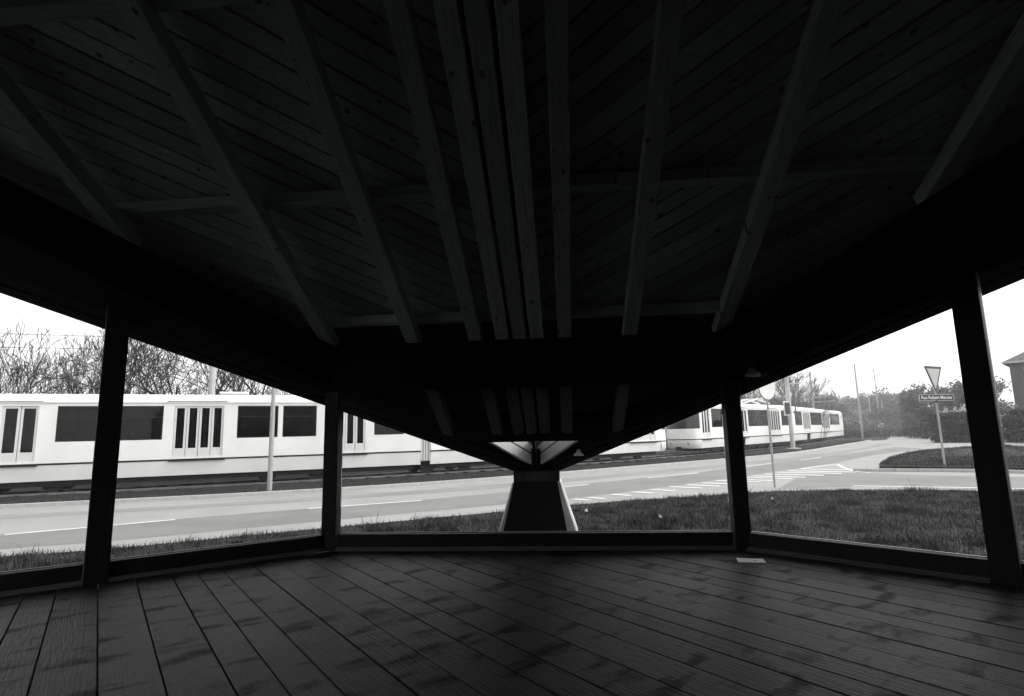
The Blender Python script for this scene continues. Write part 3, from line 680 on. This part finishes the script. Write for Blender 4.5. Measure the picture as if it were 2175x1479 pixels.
# round stop sign on its pole
g = G(1646, 1036); e = empty('round_sign', g, 0); tag(e, 'round white sign on a slim pole at the edge of the grass', 'sign')
hS = atY(1629, 822, g.y).z
MB().tube((0, 0, -.1), (0, 0, hS + .35), .035, .035, 8).build('pole', 'galv', e)
disc = MB().tube((0, -.012, 0), (0, .012, 0), .40, .40, 32).build('sign_disc', 'signwhite', e); disc.location = (0, -.05, hS - g.z + .0); disc.rotation_euler = (0, 0, rad(30))
rim = MB()
for k_ in range(32):
    a0, a1 = 2 * math.pi * k_ / 32, 2 * math.pi * (k_ + 1) / 32
    rim.tube((math.cos(a0) * .405, 0, math.sin(a0) * .405), (math.cos(a1) * .405, 0, math.sin(a1) * .405), .014, .014, 6)
rim.build('rim', 'signdark', disc)
# give-way triangle with the street name below
g = G(2006, 983, .28); e = empty('give_way_sign', g - Vector((0, 0, .02))); tag(e, 'give-way triangle and street name plate on one pole in the grass bank', 'sign')
yS = g.y; zt, zb_, zn = atY(1975, 778, yS).z - g.z, atY(1983, 836, yS).z - g.z, atY(1986, 844, yS).z - g.z
MB().tube((0, 0, -.3), (0, 0, zt - .15), .04, .04, 10).build('pole', 'galv', e)
hh = zt - zb_; sd2 = hh / math.cos(rad(30)) / 2
tri = lambda s, y: [(-sd2 * s, y, hh * (1 / 3) * s), (sd2 * s, y, hh * (1 / 3) * s), (0, y, -hh * (2 / 3) * s)]
tf = MB().hull8(tri(1.0, 0), tri(1.0, .02)).build('triangle_border', 'signred', e, bevel=.0)
tf.location = (0, -.07, zb_ + hh * 2 / 3); tf.rotation_euler = (0, 0, rad(27))
MB().hull8(tri(.74, -.008), tri(.74, -.002)).build('triangle_face', 'signgrey', tf)
MB().loft([[(p_[0] * 1.035, .004, p_[2] * 1.035) for p_ in tri(1, 0)], [(p_[0] * 1.035, .016, p_[2] * 1.035) for p_ in tri(1, 0)]]).build('triangle_rim', 'signwhite', tf)
npl = empty('name_plate', (0, -.06, zn), rad(8), e)
MB().box(-.80, .80, 0, .02, -.13, .13).build('plate_rim', 'signgrey', npl)
MB().box(-.765, .765, -.006, -.001, -.105, .105).build('plate_field', 'signdark', npl)
tcu = bpy.data.curves.new('street_name', 'FONT'); tcu.body = 'Rue Robert Mercier'; tcu.size = .19; tcu.extrude = .002; tcu.align_x = 'CENTER'; tcu.align_y = 'CENTER'; tcu.offset = .003
to = bpy.data.objects.new('t', tcu); COL.objects.link(to); bpy.context.view_layer.update()
tm_ = bpy.data.meshes.new_from_object(to); bpy.data.objects.remove(to)
wmax = max(v.co.x for v in tm_.vertices) - min(v.co.x for v in tm_.vertices)
for v in tm_.vertices: v.co.x *= 1.42 / wmax
tm_.materials.clear(); tm_.materials.append(M['signwhite'])
lt_ = bpy.data.objects.new('lettering', tm_); COL.objects.link(lt_); lt_.parent = npl; lt_.location = (0, -.009, 0); lt_.rotation_euler = (rad(90), 0, 0)
MB().tube((0, .05, -.05), (0, .05, -.19), .06, .06, 8).build('clamp', 'black', npl)
# far poles along the line and the street
for px, yb, yt, dep, lab in ((1731, 900, 790, 62, 'pale line pole rising behind the roof of the farther tram'), (1833, 936, 772, 74, 'line pole with double bracket standing past the front of the farther tram')):
    base = atY(px, yb, dep); base.z = zg(dep); top = atY(px - 16, yt, dep).z
    pole('line_pole', base, top - base.z, .13, lab, 'pole', 'galv', arm=[(1.8, .2, (top - base.z) * .62), (2.6, .2, (top - base.z) * .56)])
for px, yt, dep, lab in ((1871, 783, 95, 'tall slender street lamp over the curve of the road'), (1853, 835, 105, 'thin grey post left of the slender street lamp'), (1880, 850, 100, 'thin grey post right of the slender street lamp')):
    base = atY(px, 915, dep); base.z = zg(dep); top = atY(px - 10, yt, dep).z
    e = pole('street_lamp', base, top - base.z, .11, lab, 'pole', 'galv', arm=[(-1.3, 0, top - base.z - .1), (1.3, 0, top - base.z - .1)] if yt < 800 else None)
base = atY(1872, 915, 92); base.z = zg(92); e = empty('panel_sign', base); tag(e, 'small white panel sign on a post beside the distant road', 'sign')
MB().tube((0, .1, -.1), (0, .1, 2.6), .05, .05, 6).build('post', 'galv', e); MB().box(-.45, .45, 0, .03, 1.5, 2.1).build('panel', 'signwhite', e)
# overhead wires
def wire(name, pts, label):
    mb = MB()
    for a, b in zip(pts, pts[1:]): mb.tube(a, b, .012, .012, 4)
    tag(mb.build(name, 'black'), label, 'wire')
for c0, lb in ((1.1, 'overhead wire hanging above the near tram track'), (4.6, 'overhead wire hanging above the far tram track')):
    pts = []
    for x in np.linspace(-30, 46, 30):
        p = trk_pt(x, c0); pts.append(Vector((p.x, p.y, zg(p.y) + 5.6)))
    wire('overhead_wire', pts, lb)

# ================================================================ TREES
def tube_mesh(segs, sides=4):
    S = np.array([[*a, *b, ra, rb] for a, b, ra, rb in segs]); a, b = S[:, :3], S[:, 3:6]; d = b - a; d /= np.linalg.norm(d, axis=1)[:, None] + 1e-9
    ref = np.where(np.abs(d[:, 2:3]) > .9, np.array([[1., 0, 0]]), np.array([[0, 0, 1.]])); u = np.cross(d, ref); u /= np.linalg.norm(u, axis=1)[:, None]; v = np.cross(d, u)
    n = len(S); V = np.zeros((n, 2, sides, 3))
    for i in range(sides):
        c, s_ = math.cos(2 * math.pi * i / sides), math.sin(2 * math.pi * i / sides)
        V[:, 0, i] = a + (u * c + v * s_) * S[:, 6:7]; V[:, 1, i] = b + (u * c + v * s_) * S[:, 7:8]
    idx = np.arange(n)[:, None] * 2 * sides
    Fc = np.concatenate([np.concatenate([idx + i, idx + (i + 1) % sides, idx + sides + (i + 1) % sides, idx + sides + i], 1) for i in range(sides)], 0)
    return V.reshape(-1, 3), Fc
def grow(h, rb_, rs, levels=5, spread=.55, up=.22, first=.22, kids=3):
    trunk, limbs, tips = [], [], []
    def rec(p, d, ln, r, lv):
        n_ = 3 if lv < 2 else 2
        tgt = trunk if lv == 0 else limbs
        for k_ in range(n_):
            d = (d + Vector((rs.gauss(0, .13), rs.gauss(0, .13), up * .25))).normalized()
            q = p + d * (ln / n_); r2 = max(r * (.86 if k_ < n_ - 1 else .78), .011); tgt.append((p, q, r, r2)); 
            p, r = q, r2
            if lv < levels and (lv > 0 or k_ > 0):
                for _ in range(1 if k_ < n_ - 1 else kids - 1):
                    a = rs.uniform(0, 2 * math.pi); o_ = d.orthogonal().normalized(); o2 = d.cross(o_)
                    sp = rs.uniform(.35, 1.0) * spread * 1.35
                    nd = (d + (o_ * math.cos(a) + o2 * math.sin(a)) * sp * 1.2 + Vector((0, 0, up * .5))).normalized()
                    rec(p, nd, ln * rs.uniform(.52, .78), r * rs.uniform(.5, .72), lv + 1)
            if lv >= levels - 1: tips.append(p)
    rec(Vector((0, 0, -.1)), Vector((rs.gauss(0, .06), rs.gauss(0, .06), 1)).normalized(), h * .38, rb_, 0)
    return trunk, limbs, tips
def bare_tree(base, h, seed, label, group, levels=5, spread=.5, r=.11, kids=3, cat='tree'):
    rs = random.Random(seed); tr, li, tips = grow(h, r, rs, levels, spread, kids=kids)
    top = max(q.z for _, q, _, _ in li); k_ = h / top
    e = empty('bare_tree', base, rs.uniform(0, 6.28)); tag(e, label, cat, group)
    sc = lambda S: [(a * k_, b * k_, ra, rb) for a, b, ra, rb in S]
    V, Fc = tube_mesh(sc(tr), 7); fast_mesh('trunk', V, Fc, 'bark', e)
    V, Fc = tube_mesh(sc(li), 4); fast_mesh('crown', V, Fc, 'bark', e)
    return e
GL = 'bare trees behind the near tram'
left = [(-40, 705, 27), (18, 690, 29), (62, 672, 26.5), (105, 700, 30), (150, 690, 28), (178, 665, 27), (215, 690, 30), (300, 690, 28), (345, 640, 27), (395, 640, 31), (452, 650, 29), (490, 640, 27.5), (520, 660, 30), (560, 660, 32), (610, 680, 31), (660, 700, 34)]
for i, (px, yt, dep) in enumerate(left):
    b = atY(px, 960, dep); b.z = zg(dep); top = atY(px, yt, dep).z
    bare_tree(b, top - b.z, 100 + i, ('leafless tree rising above the narrow end door of the near tram' if px < 90 else 'leafless tree rising above the widest dark windows of the near tram' if px < 280 else 'spreading leafless tree between the wide windows and the thick concrete pole' if px < 380 else 'spreading leafless tree beside the thick concrete pole behind the near tram' if px < 480 else 'spreading leafless tree above the paired windows, behind the slim verge pole'), GL, levels=5 if i % 3 else 5, spread=.5 if px < 280 else .62, r=.10 if px < 280 else .15)
for i, (px, yt, dep) in enumerate(((1600, 792, 50), (1640, 780, 55), (1695, 745, 58), (1715, 760, 60), (1735, 790, 64), (1575, 800, 52), (1668, 775, 60))):
    b = atY(px, 930, dep); b.z = zg(dep); top = atY(px, yt, dep).z
    bare_tree(b, top - b.z, 300 + i, ('tall leafless tree just past the signal pole, behind the farther tram' if 1680 < px < 1725 else 'leafless tree between the round sign and the signal pole' if px < 1680 else 'leafless tree above the front end of the farther tram'), 'bare trees behind the farther tram', levels=5, spread=.45, r=.12)
def leaf_cloud(centres, n, rad_, size, rs):
    c = centres[rs.integers(0, len(centres), n)] + rs.normal(0, rad_, (n, 3)) * np.array([1, 1, .75])
    a = rs.normal(size=(n, 3)); a /= np.linalg.norm(a, axis=1)[:, None]; b = np.cross(a, rs.normal(size=(n, 3))); b /= np.linalg.norm(b, axis=1)[:, None]
    s_ = size * rs.uniform(.5, 1.3, (n, 1))
    V = np.stack([c - a * s_, c + b * s_ * .5, c + a * s_, c - b * s_ * .5], 1).reshape(-1, 3); Fc = np.arange(n * 4).reshape(-1, 4)
    return V, Fc
def leafy_tree(base, h, wd, seed, label, group, m='leafA', n=2600, name='leafy_tree', size=None):
    rs = random.Random(seed); nr = np.random.default_rng(seed)
    tr, li, tips = grow(h, h * .018, rs, 4, .6); top = max(q.z for _, q, _, _ in li); k_ = h / top
    mx = max(max(abs(t.x), abs(t.y)) for t in tips) * k_; kx = wd / 2 / mx
    S = lambda L_: [(Vector((a.x * k_ * kx, a.y * k_ * kx, a.z * k_)), Vector((b.x * k_ * kx, b.y * k_ * kx, b.z * k_)), ra, rb) for a, b, ra, rb in L_]
    e = empty(name, base, rs.uniform(0, 6)); tag(e, label, 'tree', group)
    V, Fc = tube_mesh(S(tr), 6); fast_mesh('trunk', V, Fc, 'bark', e)
    V, Fc = tube_mesh(S(li), 3); fast_mesh('limbs', V, Fc, 'bark', e)
    C = np.array([[t.x * k_ * kx, t.y * k_ * kx, t.z * k_ * .97] for t in tips])
    V, Fc = leaf_cloud(C, n, h * .055, size or h * .030, nr); fast_mesh('crown', V, Fc, m, e)
GD = 'trees along the distant road'
far = [(1752, 838, 125, 9, 'leafA'), (1782, 842, 140, 9, 'leafB'), (1812, 838, 130, 9, 'leafA'), (1842, 844, 130, 8, 'leafA'), (1868, 826, 112, 6, 'leafA'), (1895, 838, 135, 9, 'leafA'), (1918, 836, 125, 8, 'leafA'), (1936, 850, 110, 7, 'leafB'), (1958, 828, 92, 8, 'leafA'), (1990, 814, 80, 8, 'leafA'), (2022, 822, 76, 7, 'leafA'), (2052, 812, 72, 7, 'leafA'), (2085, 798, 62, 6, 'leafA'), (2112, 806, 66, 6, 'leafA'), (1770, 862, 95, 6, 'leafB'), (1882, 876, 98, 4, 'leafB'), (1730, 850, 120, 10, 'leafA'), (1700, 846, 130, 12, 'leafA'), (1660, 846, 130, 12, 'leafA'), (1970, 868, 82, 6, 'leafB'), (2010, 868, 70, 6, 'leafB'), (1925, 872, 105, 7, 'leafB'), (1850, 868, 120, 8, 'leafA'), (1815, 866, 112, 8, 'leafA'), (1888, 866, 92, 5, 'leafB'), (1906, 884, 101, 6, 'leafB'), (1890, 850, 118, 8, 'leafA')]
for i, (px, yt, dep, wd, m_) in enumerate(far):
    b = atY(px, 920, dep); b.z = zg(dep); top = atY(px, yt, dep).z
    where = 'behind the farther tram' if px < 1790 else 'behind the bracketed line pole' if px < 1850 else 'beside the slender street lamp' if px < 1900 else 'beyond the cars on the road bend' if px < 1945 else 'behind the give-way sign' if px < 2070 else 'next to the brick house'
    lab = ('pale spring tree ' if m_ == 'leafA' else 'dark bushy tree ') + where
    leafy_tree(b, top - b.z, wd, 500 + i, lab, GD if m_ == 'leafA' else 'dark bushy trees along the distant road', m_, 3600 if m_ == 'leafA' else 5000)
# far wood closing the view behind everything
V_, F_ = [], []; nr = np.random.default_rng(9)
C = []
for px in np.arange(-700, 2700, 6.0):
    dep = 175 + nr.uniform(-12, 12); b = atY(px, 905, dep); hgt = nr.uniform(5, 9.0) * (1.0 if px > 1500 else .75)
    for k_ in range(7): C.append((b.x + nr.normal(0, 1.2), b.y + nr.normal(0, 1.5), .4 + nr.uniform(.3, hgt)))
V, Fc = leaf_cloud(np.array(C), 60000, .8, .42, nr); ob = fast_mesh('far_wood', V, Fc, 'leafA'); ob['kind'] = 'stuff'; tag(ob, 'far-off wood along the horizon behind the trams', 'wood')
# hedge and shrubs on the right
def shrub(name, base, sx, sy, h, n, m, label, cat, seed, group=None, rz=0.0):
    nr = np.random.default_rng(seed); e = empty(name, base, rz); tag(e, label, cat, group)
    k_ = max(8, int(sx * sy * h * 3)); C = np.stack([nr.uniform(-sx / 2, sx / 2, k_), nr.uniform(-sy / 2, sy / 2, k_), nr.uniform(.1, h * .9, k_)], 1)
    V, Fc = leaf_cloud(C, n, .22, .10 + .02 * h, nr); V[:, 2] = np.maximum(V[:, 2], 0.0); fast_mesh('foliage', V, Fc, m, e)
    segs = []
    for _ in range(14):
        x, y = nr.uniform(-sx / 2, sx / 2), nr.uniform(-sy / 2, sy / 2); segs.append(((x, y, -.05), (x + nr.normal(0, .2), y + nr.normal(0, .2), h * .8), .03, .012))
    V, Fc = tube_mesh(segs, 5); fast_mesh('stems', V, Fc, 'bark', e)
b = atY(2125, 922, 50); b.z = zg(50); shrub('clipped_hedge', b, 9, 1.6, (atY(2110, 872, 50).z - b.z), 26000, 'leafC', 'dense dark clipped hedge in front of the brick house', 'hedge', 21, rz=rad(-30))
for i, (px, yt, dep, w_, m_) in enumerate(((2040, 878, 60, 3.4, 'leafC'), (1985, 884, 68, 4, 'leafB'), (1945, 892, 84, 5, 'leafB'), (1925, 897, 92, 4.5, 'leafA'), (1800, 892, 82, 5, 'leafB'), (1845, 896, 88, 5, 'leafB'), (1770, 896, 76, 5, 'leafB'), (1875, 900, 96, 4, 'leafC'))):
    b = atY(px, 922, dep); b.z = zg(dep); labs = {'leafC': 'very dark rounded shrub ' + ('below the garden shed roof' if px > 1900 else 'under the slender street lamp'), 'leafB': 'mid grey leafy shrub ' + ('behind the give-way sign' if px > 1970 else 'beside the dark parked car' if px > 1900 else 'by the bracketed line pole'), 'leafA': 'pale leafy shrub growing behind the parked dark car'}
    shrub('shrub', b, w_, w_ * .7, max(.8, atY(px, yt, dep).z - b.z), 3000, m_, labs[m_], 'shrub', 40 + i, 'shrubs beside the distant road')

# ================================================================ HOUSE, VAN ROOF, CAR
hb = atY(2166, 920, 64); hb.z = zg(64)
HZ = atY(2137, 772, 64).z - hb.z
hs = empty('brick_house', hb, rad(-47)); tag(hs, 'brick house with wide overhanging roof behind the dark hedge', 'house')
wall = MB().box(0, 10, 0, 8, -.1, HZ).build('wall', 'brick', hs)
k_ = 0; z = .1
while z < HZ - .1:                                                # courses of clapboard that catch the light
    MB().hull8([(-.03, -.03, z), (10.03, -.03, z), (10.03, 0, z), (-.03, 0, z)], [(-.005, -.005, z + .27), (10.005, -.005, z + .27), (10.005, 0, z + .27), (-.005, 0, z + .27)]).build('course', 'brick', wall)
    MB().hull8([(-.03, 0.001, z), (0, 0.001, z), (0, 8, z), (-.03, 8, z)], [(-.005, 0.001, z + .27), (0, 0.001, z + .27), (0, 8, z + .27), (-.005, 8, z + .27)]).build('course', 'brick', wall)
    z += .30
ov = .55
rf = MB().add([(-ov, -ov, HZ), (10 + ov, -ov, HZ), (10 + ov, 8 + ov, HZ), (-ov, 8 + ov, HZ), (-ov, -ov, HZ + .14), (10 + ov, -ov, HZ + .14), (10 + ov, 8 + ov, HZ + .14), (-ov, 8 + ov, HZ + .14), (3.4, 4, HZ + 2.6), (6.6, 4, HZ + 2.6)],
              [(0, 3, 2, 1), (0, 1, 5, 4), (1, 2, 6, 5), (2, 3, 7, 6), (3, 0, 4, 7), (4, 5, 9, 8), (5, 6, 9), (6, 7, 8, 9), (7, 4, 8)]).build('roof', 'rooftile', hs)
MB().box(-ov - .03, 10 + ov + .03, -ov - .03, -ov - .002, HZ - .05, HZ + .16).build('fascia', 'signgrey', hs)
MB().box(-ov - .03, -ov - .002, -ov - .002, 8 + ov, HZ - .05, HZ + .16).build('fascia', 'signgrey', hs)
for wx in (1.2, 4.2, 7.2):
    for z0 in (1.0, HZ - 1.9):
        wn = MB().box(wx, wx + 1.2, -.06, -.035, z0, z0 + 1.3).build('window', 'signwhite', hs); MB().box(wx + .08, wx + 1.12, -.066, -.0605, z0 + .08, z0 + 1.22).build('pane', 'lens', hs)
b = atY(2062, 884, 64); b.z = zg(64)
sh = empty('garden_shed', b, rad(-20)); tag(sh, 'low outbuilding with a pale pitched roof behind the shrubs', 'shed')
ht = atY(2050, 858, 64).z - b.z
MB().box(-2, 2, -1.2, 1.2, -.1, ht - .9).build('wall', 'brick', sh)
MB().hull8([(-2.2, -1.4, ht - .9), (2.2, -1.4, ht - .9), (2.2, 1.4, ht - .9), (-2.2, 1.4, ht - .9)], [(-2.2, -.02, ht), (2.2, -.02, ht), (2.2, .02, ht), (-2.2, .02, ht)]).build('roof', 'signgrey', sh)
def car(base, rz, label, m):
    e = empty('parked_car', base, rz); tag(e, label, 'car')
    prof = [(-2.05, .28), (-2.1, .62), (-1.95, .86), (-1.25, .95), (-.75, 1.40), (.75, 1.42), (1.55, .98), (2.0, .92), (2.12, .6), (2.08, .28)]
    MB().loft([[(x, -.80 + (.12 if z > 1 else 0), z) for x, z in prof], [(x, .80 - (.12 if z > 1 else 0), z) for x, z in prof]]).build('body', m, e, bevel=.03)
    for sy in (-1, 1):
        MB().hull8([(-.95, sy * .775, 1.0), (1.2, sy * .775, 1.0), (.68, sy * .70, 1.34), (-.68, sy * .70, 1.34)], [(-.95, sy * .785, 1.0), (1.2, sy * .785, 1.0), (.68, sy * .71, 1.34), (-.68, sy * .71, 1.34)]).build('side_window', 'lens', e)
        for wx in (-1.3, 1.3):
            MB().tube((wx, sy * .66, .31), (wx, sy * .83, .31), .31, .31, 16).build('wheel', 'black', e)
    for sx, x0, x1 in ((-1, -1.28, -.80), (1, 1.58, .82)):
        MB().hull8([(x0, -.66, 1.0), (x0, .66, 1.0), (x1, .6, 1.36), (x1, -.6, 1.36)], [(x0 + sx * .03, -.66, 1.01), (x0 + sx * .03, .66, 1.01), (x1 + sx * .03, .6, 1.37), (x1 + sx * .03, -.6, 1.37)]).build('windscreen', 'lens', e)
    for sy in (-.6, .6): MB().box(2.07, 2.14, sy - .14, sy + .14, .60, .74).build('headlight', 'signgrey', e)
cb = G(1908, 923.5); car(ground(cb.x, cb.y, .012), rad(200), 'pale car driving on the bend of the distant road', 'carpaint')
cb = atY(1948, 923, 105); car(ground(cb.x, cb.y, .012), rad(30), 'dark car parked by the shrubs beyond the road bend', 'under')

# thickets of bare twigs behind the trees
def thicket(name, spans, n, label, seed):
    nr = np.random.default_rng(seed); segs = []
    for _ in range(n):
        px0, px1, d0, d1, hh_ = spans[nr.integers(0, len(spans))]; dep = nr.uniform(d0, d1); b = atY(nr.uniform(px0, px1), 940, dep); p = Vector((b.x, b.y, zg(dep)))
        h = hh_ * nr.uniform(.35, 1.0); d = Vector((nr.normal(0, .22), nr.normal(0, .22), 1)).normalized(); r = .014 + .004 * h
        for k_ in range(4):
            q = p + d * h / 4; segs.append((p, q, r, r * .7)); 
            if k_ > 0:
                for _k in range(3):
                    dd = (d + Vector((nr.normal(0, .6), nr.normal(0, .6), nr.uniform(0, .4)))).normalized(); segs.append((q, q + dd * h * nr.uniform(.12, .25), r * .55, .008))
            p, r = q, r * .7; d = (d + Vector((nr.normal(0, .15), nr.normal(0, .15), 0))).normalized()
    V, Fc = tube_mesh(segs, 3); ob = fast_mesh(name, V, Fc, 'bark'); ob['kind'] = 'stuff'; tag(ob, label, 'thicket')
thicket('bare_thicket', [(-120, 300, 29, 42, 8.0), (250, 740, 29, 44, 7.5)], 480, 'thicket of bare twigs among the trees behind the near tram', 3)
thicket('bare_thicket', [(1540, 1760, 56, 78, 7.5)], 500, 'thicket of bare twigs among the trees behind the farther tram', 4)

# ================================================================ GRASS
def in_poly(P, poly):
    x, y = P[:, 0], P[:, 1]; ins = np.zeros(len(P), bool); n = len(poly)
    for i in range(n):
        x0, y0 = poly[i]; x1, y1 = poly[(i + 1) % n]
        c = ((y0 > y) != (y1 > y)) & (x < (x1 - x0) * (y - y0) / (y1 - y0 + 1e-12) + x0); ins ^= c
    return ins
def grass(name, poly, n, hmin, hmax, wd, label, m='grass', excl=None, zf=None, lean=.5, tufts=0):
    poly = [(p[0], p[1]) for p in poly]; A = np.array(poly); lo, hi = A.min(0), A.max(0); pts = []
    tot = 0
    while tot < n:
        P = rng.uniform(lo, hi, (n, 2)); P = P[in_poly(P, poly)]
        if excl is not None: P = P[~in_poly(P, excl)]
        pts.append(P); tot += len(P)
    P = np.concatenate(pts)[:n]
    boost = np.ones(n)
    if tufts:
        sel = rng.random(n) < .38; C_ = P[rng.integers(0, n, tufts)]; cidx = rng.integers(0, tufts, sel.sum()); rr = rng.uniform(.05, .2, tufts)
        P[sel] = C_[cidx] + rng.normal(0, 1, (sel.sum(), 2)) * rr[cidx][:, None]; boost[sel] = rng.uniform(.8, 1.7, tufts)[cidx]
        bad = ~in_poly(P, poly) | (in_poly(P, excl) if excl is not None else False); boost[bad] = .05
    # tufts: blades gather and grow taller in patches
    ph = np.sin(P[:, 0] * 2.1 + 1.3 * np.sin(P[:, 1] * 1.7)) * np.sin(P[:, 1] * 2.6 + P[:, 0] * .6) * .5 + .5
    ph2 = np.sin(P[:, 0] * 5.3 + P[:, 1] * 3.1) * .5 + .5
    h = (hmin + (hmax - hmin) * rng.random(n) ** 1.6) * (.45 + .5 * ph + .35 * ph2 * rng.random(n)) * np.where(rng.random(n) < .03, 1.7, 1.0)
    h = h * boost
    z = np.array([(zf(x, y) if zf else zg(y)) for x, y in P]); a = rng.uniform(0, 2 * np.pi, n); l = rng.uniform(.1, 1, n) * lean * h
    ww = wd * rng.uniform(.6, 1.4, n); ca_, sa_ = np.cos(a), np.sin(a); b = rng.uniform(0, 2 * np.pi, n); cb_, sb_ = np.cos(b), np.sin(b)
    base = np.stack([P[:, 0], P[:, 1], z - .01], 1)
    V = np.stack([base + np.stack([ca_ * ww, sa_ * ww, 0 * z], 1), base - np.stack([ca_ * ww, sa_ * ww, 0 * z], 1),
                  base + np.stack([cb_ * l * .4 - ca_ * ww * .7, sb_ * l * .4 - sa_ * ww * .7, h * .6], 1), base + np.stack([cb_ * l * .4 + ca_ * ww * .7, sb_ * l * .4 + sa_ * ww * .7, h * .6], 1),
                  base + np.stack([cb_ * l, sb_ * l, h], 1)], 1).reshape(-1, 3)
    i = np.arange(n)[:, None] * 5
    Fc = np.concatenate([i + np.array([[0, 1, 2]]), i + np.array([[0, 2, 3]]), i + np.array([[3, 2, 4]])], 0)
    ob = fast_mesh(name, V, Fc, m); ob['kind'] = 'stuff'; tag(ob, label, 'grass'); return ob
dk_w = [tuple((SHm @ Vector((x, y, 0)))[:2]) for x, y in deckp]
verge = [(-14, 2)] + [tuple(G(*p)[:2]) for p in near_px[1:]] + [(16, 2)]
struct_ex = dk_w
grass('verge_grass', verge, 330000, .03, .14, .0045, 'rough grass verge between the shelter deck and the road', excl=dk_w, lean=1.0, tufts=700)
grass('bank_grass', [(p.x, p.y) for p in bank], 60000, .06, .2, .012, 'short dark grass on the bank by the side street', zf=lambda x, y: zg(y) + .17, m='grass')
strip_poly = [(p[0], p[1]) for p in far_edge[:40]] + [(lambda q: (q.x, q.y))(trk_pt(x, -.9)) for x in np.linspace(36, -27, 40)]
grass('track_verge_grass', strip_poly, 40000, .04, .15, .012, 'low scrubby growth along the kerb beside the track', m='weed')
back_poly = [(lambda q: (q.x, q.y))(trk_pt(x, 8.0)) for x in np.linspace(-34, 46, 40)] + [(lambda q: (q.x, q.y))(trk_pt(x, 15)) for x in np.linspace(46, -34, 40)]
grass('scrub', back_poly, 40000, .2, 1.0, .015, 'tangled dry scrub under the trees behind the track', m='weed')

# scraps of litter in the grass
for i, (u_, v_, lab) in enumerate(((1245, 1086, 'pale crumpled scrap in the grass beside the concrete pier'), (1480, 1055, 'tiny pale scrap in the grass at the road edge'), (1402, 1098, 'small pale scrap in the middle of the grass verge'), (1640, 1060, 'white scrap in the grass below the round sign'))):
    r_ = random.Random(i); g = G(u_, v_, .07); k6 = [(r_.uniform(.02, .045) * math.cos(a), r_.uniform(.02, .035) * math.sin(a)) for a in np.linspace(0, 2 * math.pi, 8)[:-1]]
    ob = MB().hull8([(x, y, r_.uniform(-.02, .0)) for x, y in k6], [(x * .6, y * .6, r_.uniform(.015, .06)) for x, y in k6]).build('litter_scrap', 'signgrey'); ob.location = g; tag(ob, lab, 'litter')

# ================================================================ THIN BRIGHT HAZE
hz = MB().box(-720, 920, -320, 1520, -1.0, 16.0).build('haze', 'soil'); hz['kind'] = 'stuff'; tag(hz, 'thin pale haze in the air over the whole place', 'haze')
hm = bpy.data.materials.new('haze'); hm.use_nodes = True; hm.node_tree.nodes.clear()
ho = hm.node_tree.nodes.new('ShaderNodeOutputMaterial'); pv = hm.node_tree.nodes.new('ShaderNodeVolumePrincipled')
pv.inputs['Color'].default_value = (.95, .95, .95, 1); pv.inputs['Density'].default_value = 0.001; pv.inputs['Anisotropy'].default_value = 0.3
hm.node_tree.links.new(pv.outputs[0], ho.inputs['Volume']); hz.data.materials.clear(); hz.data.materials.append(hm)
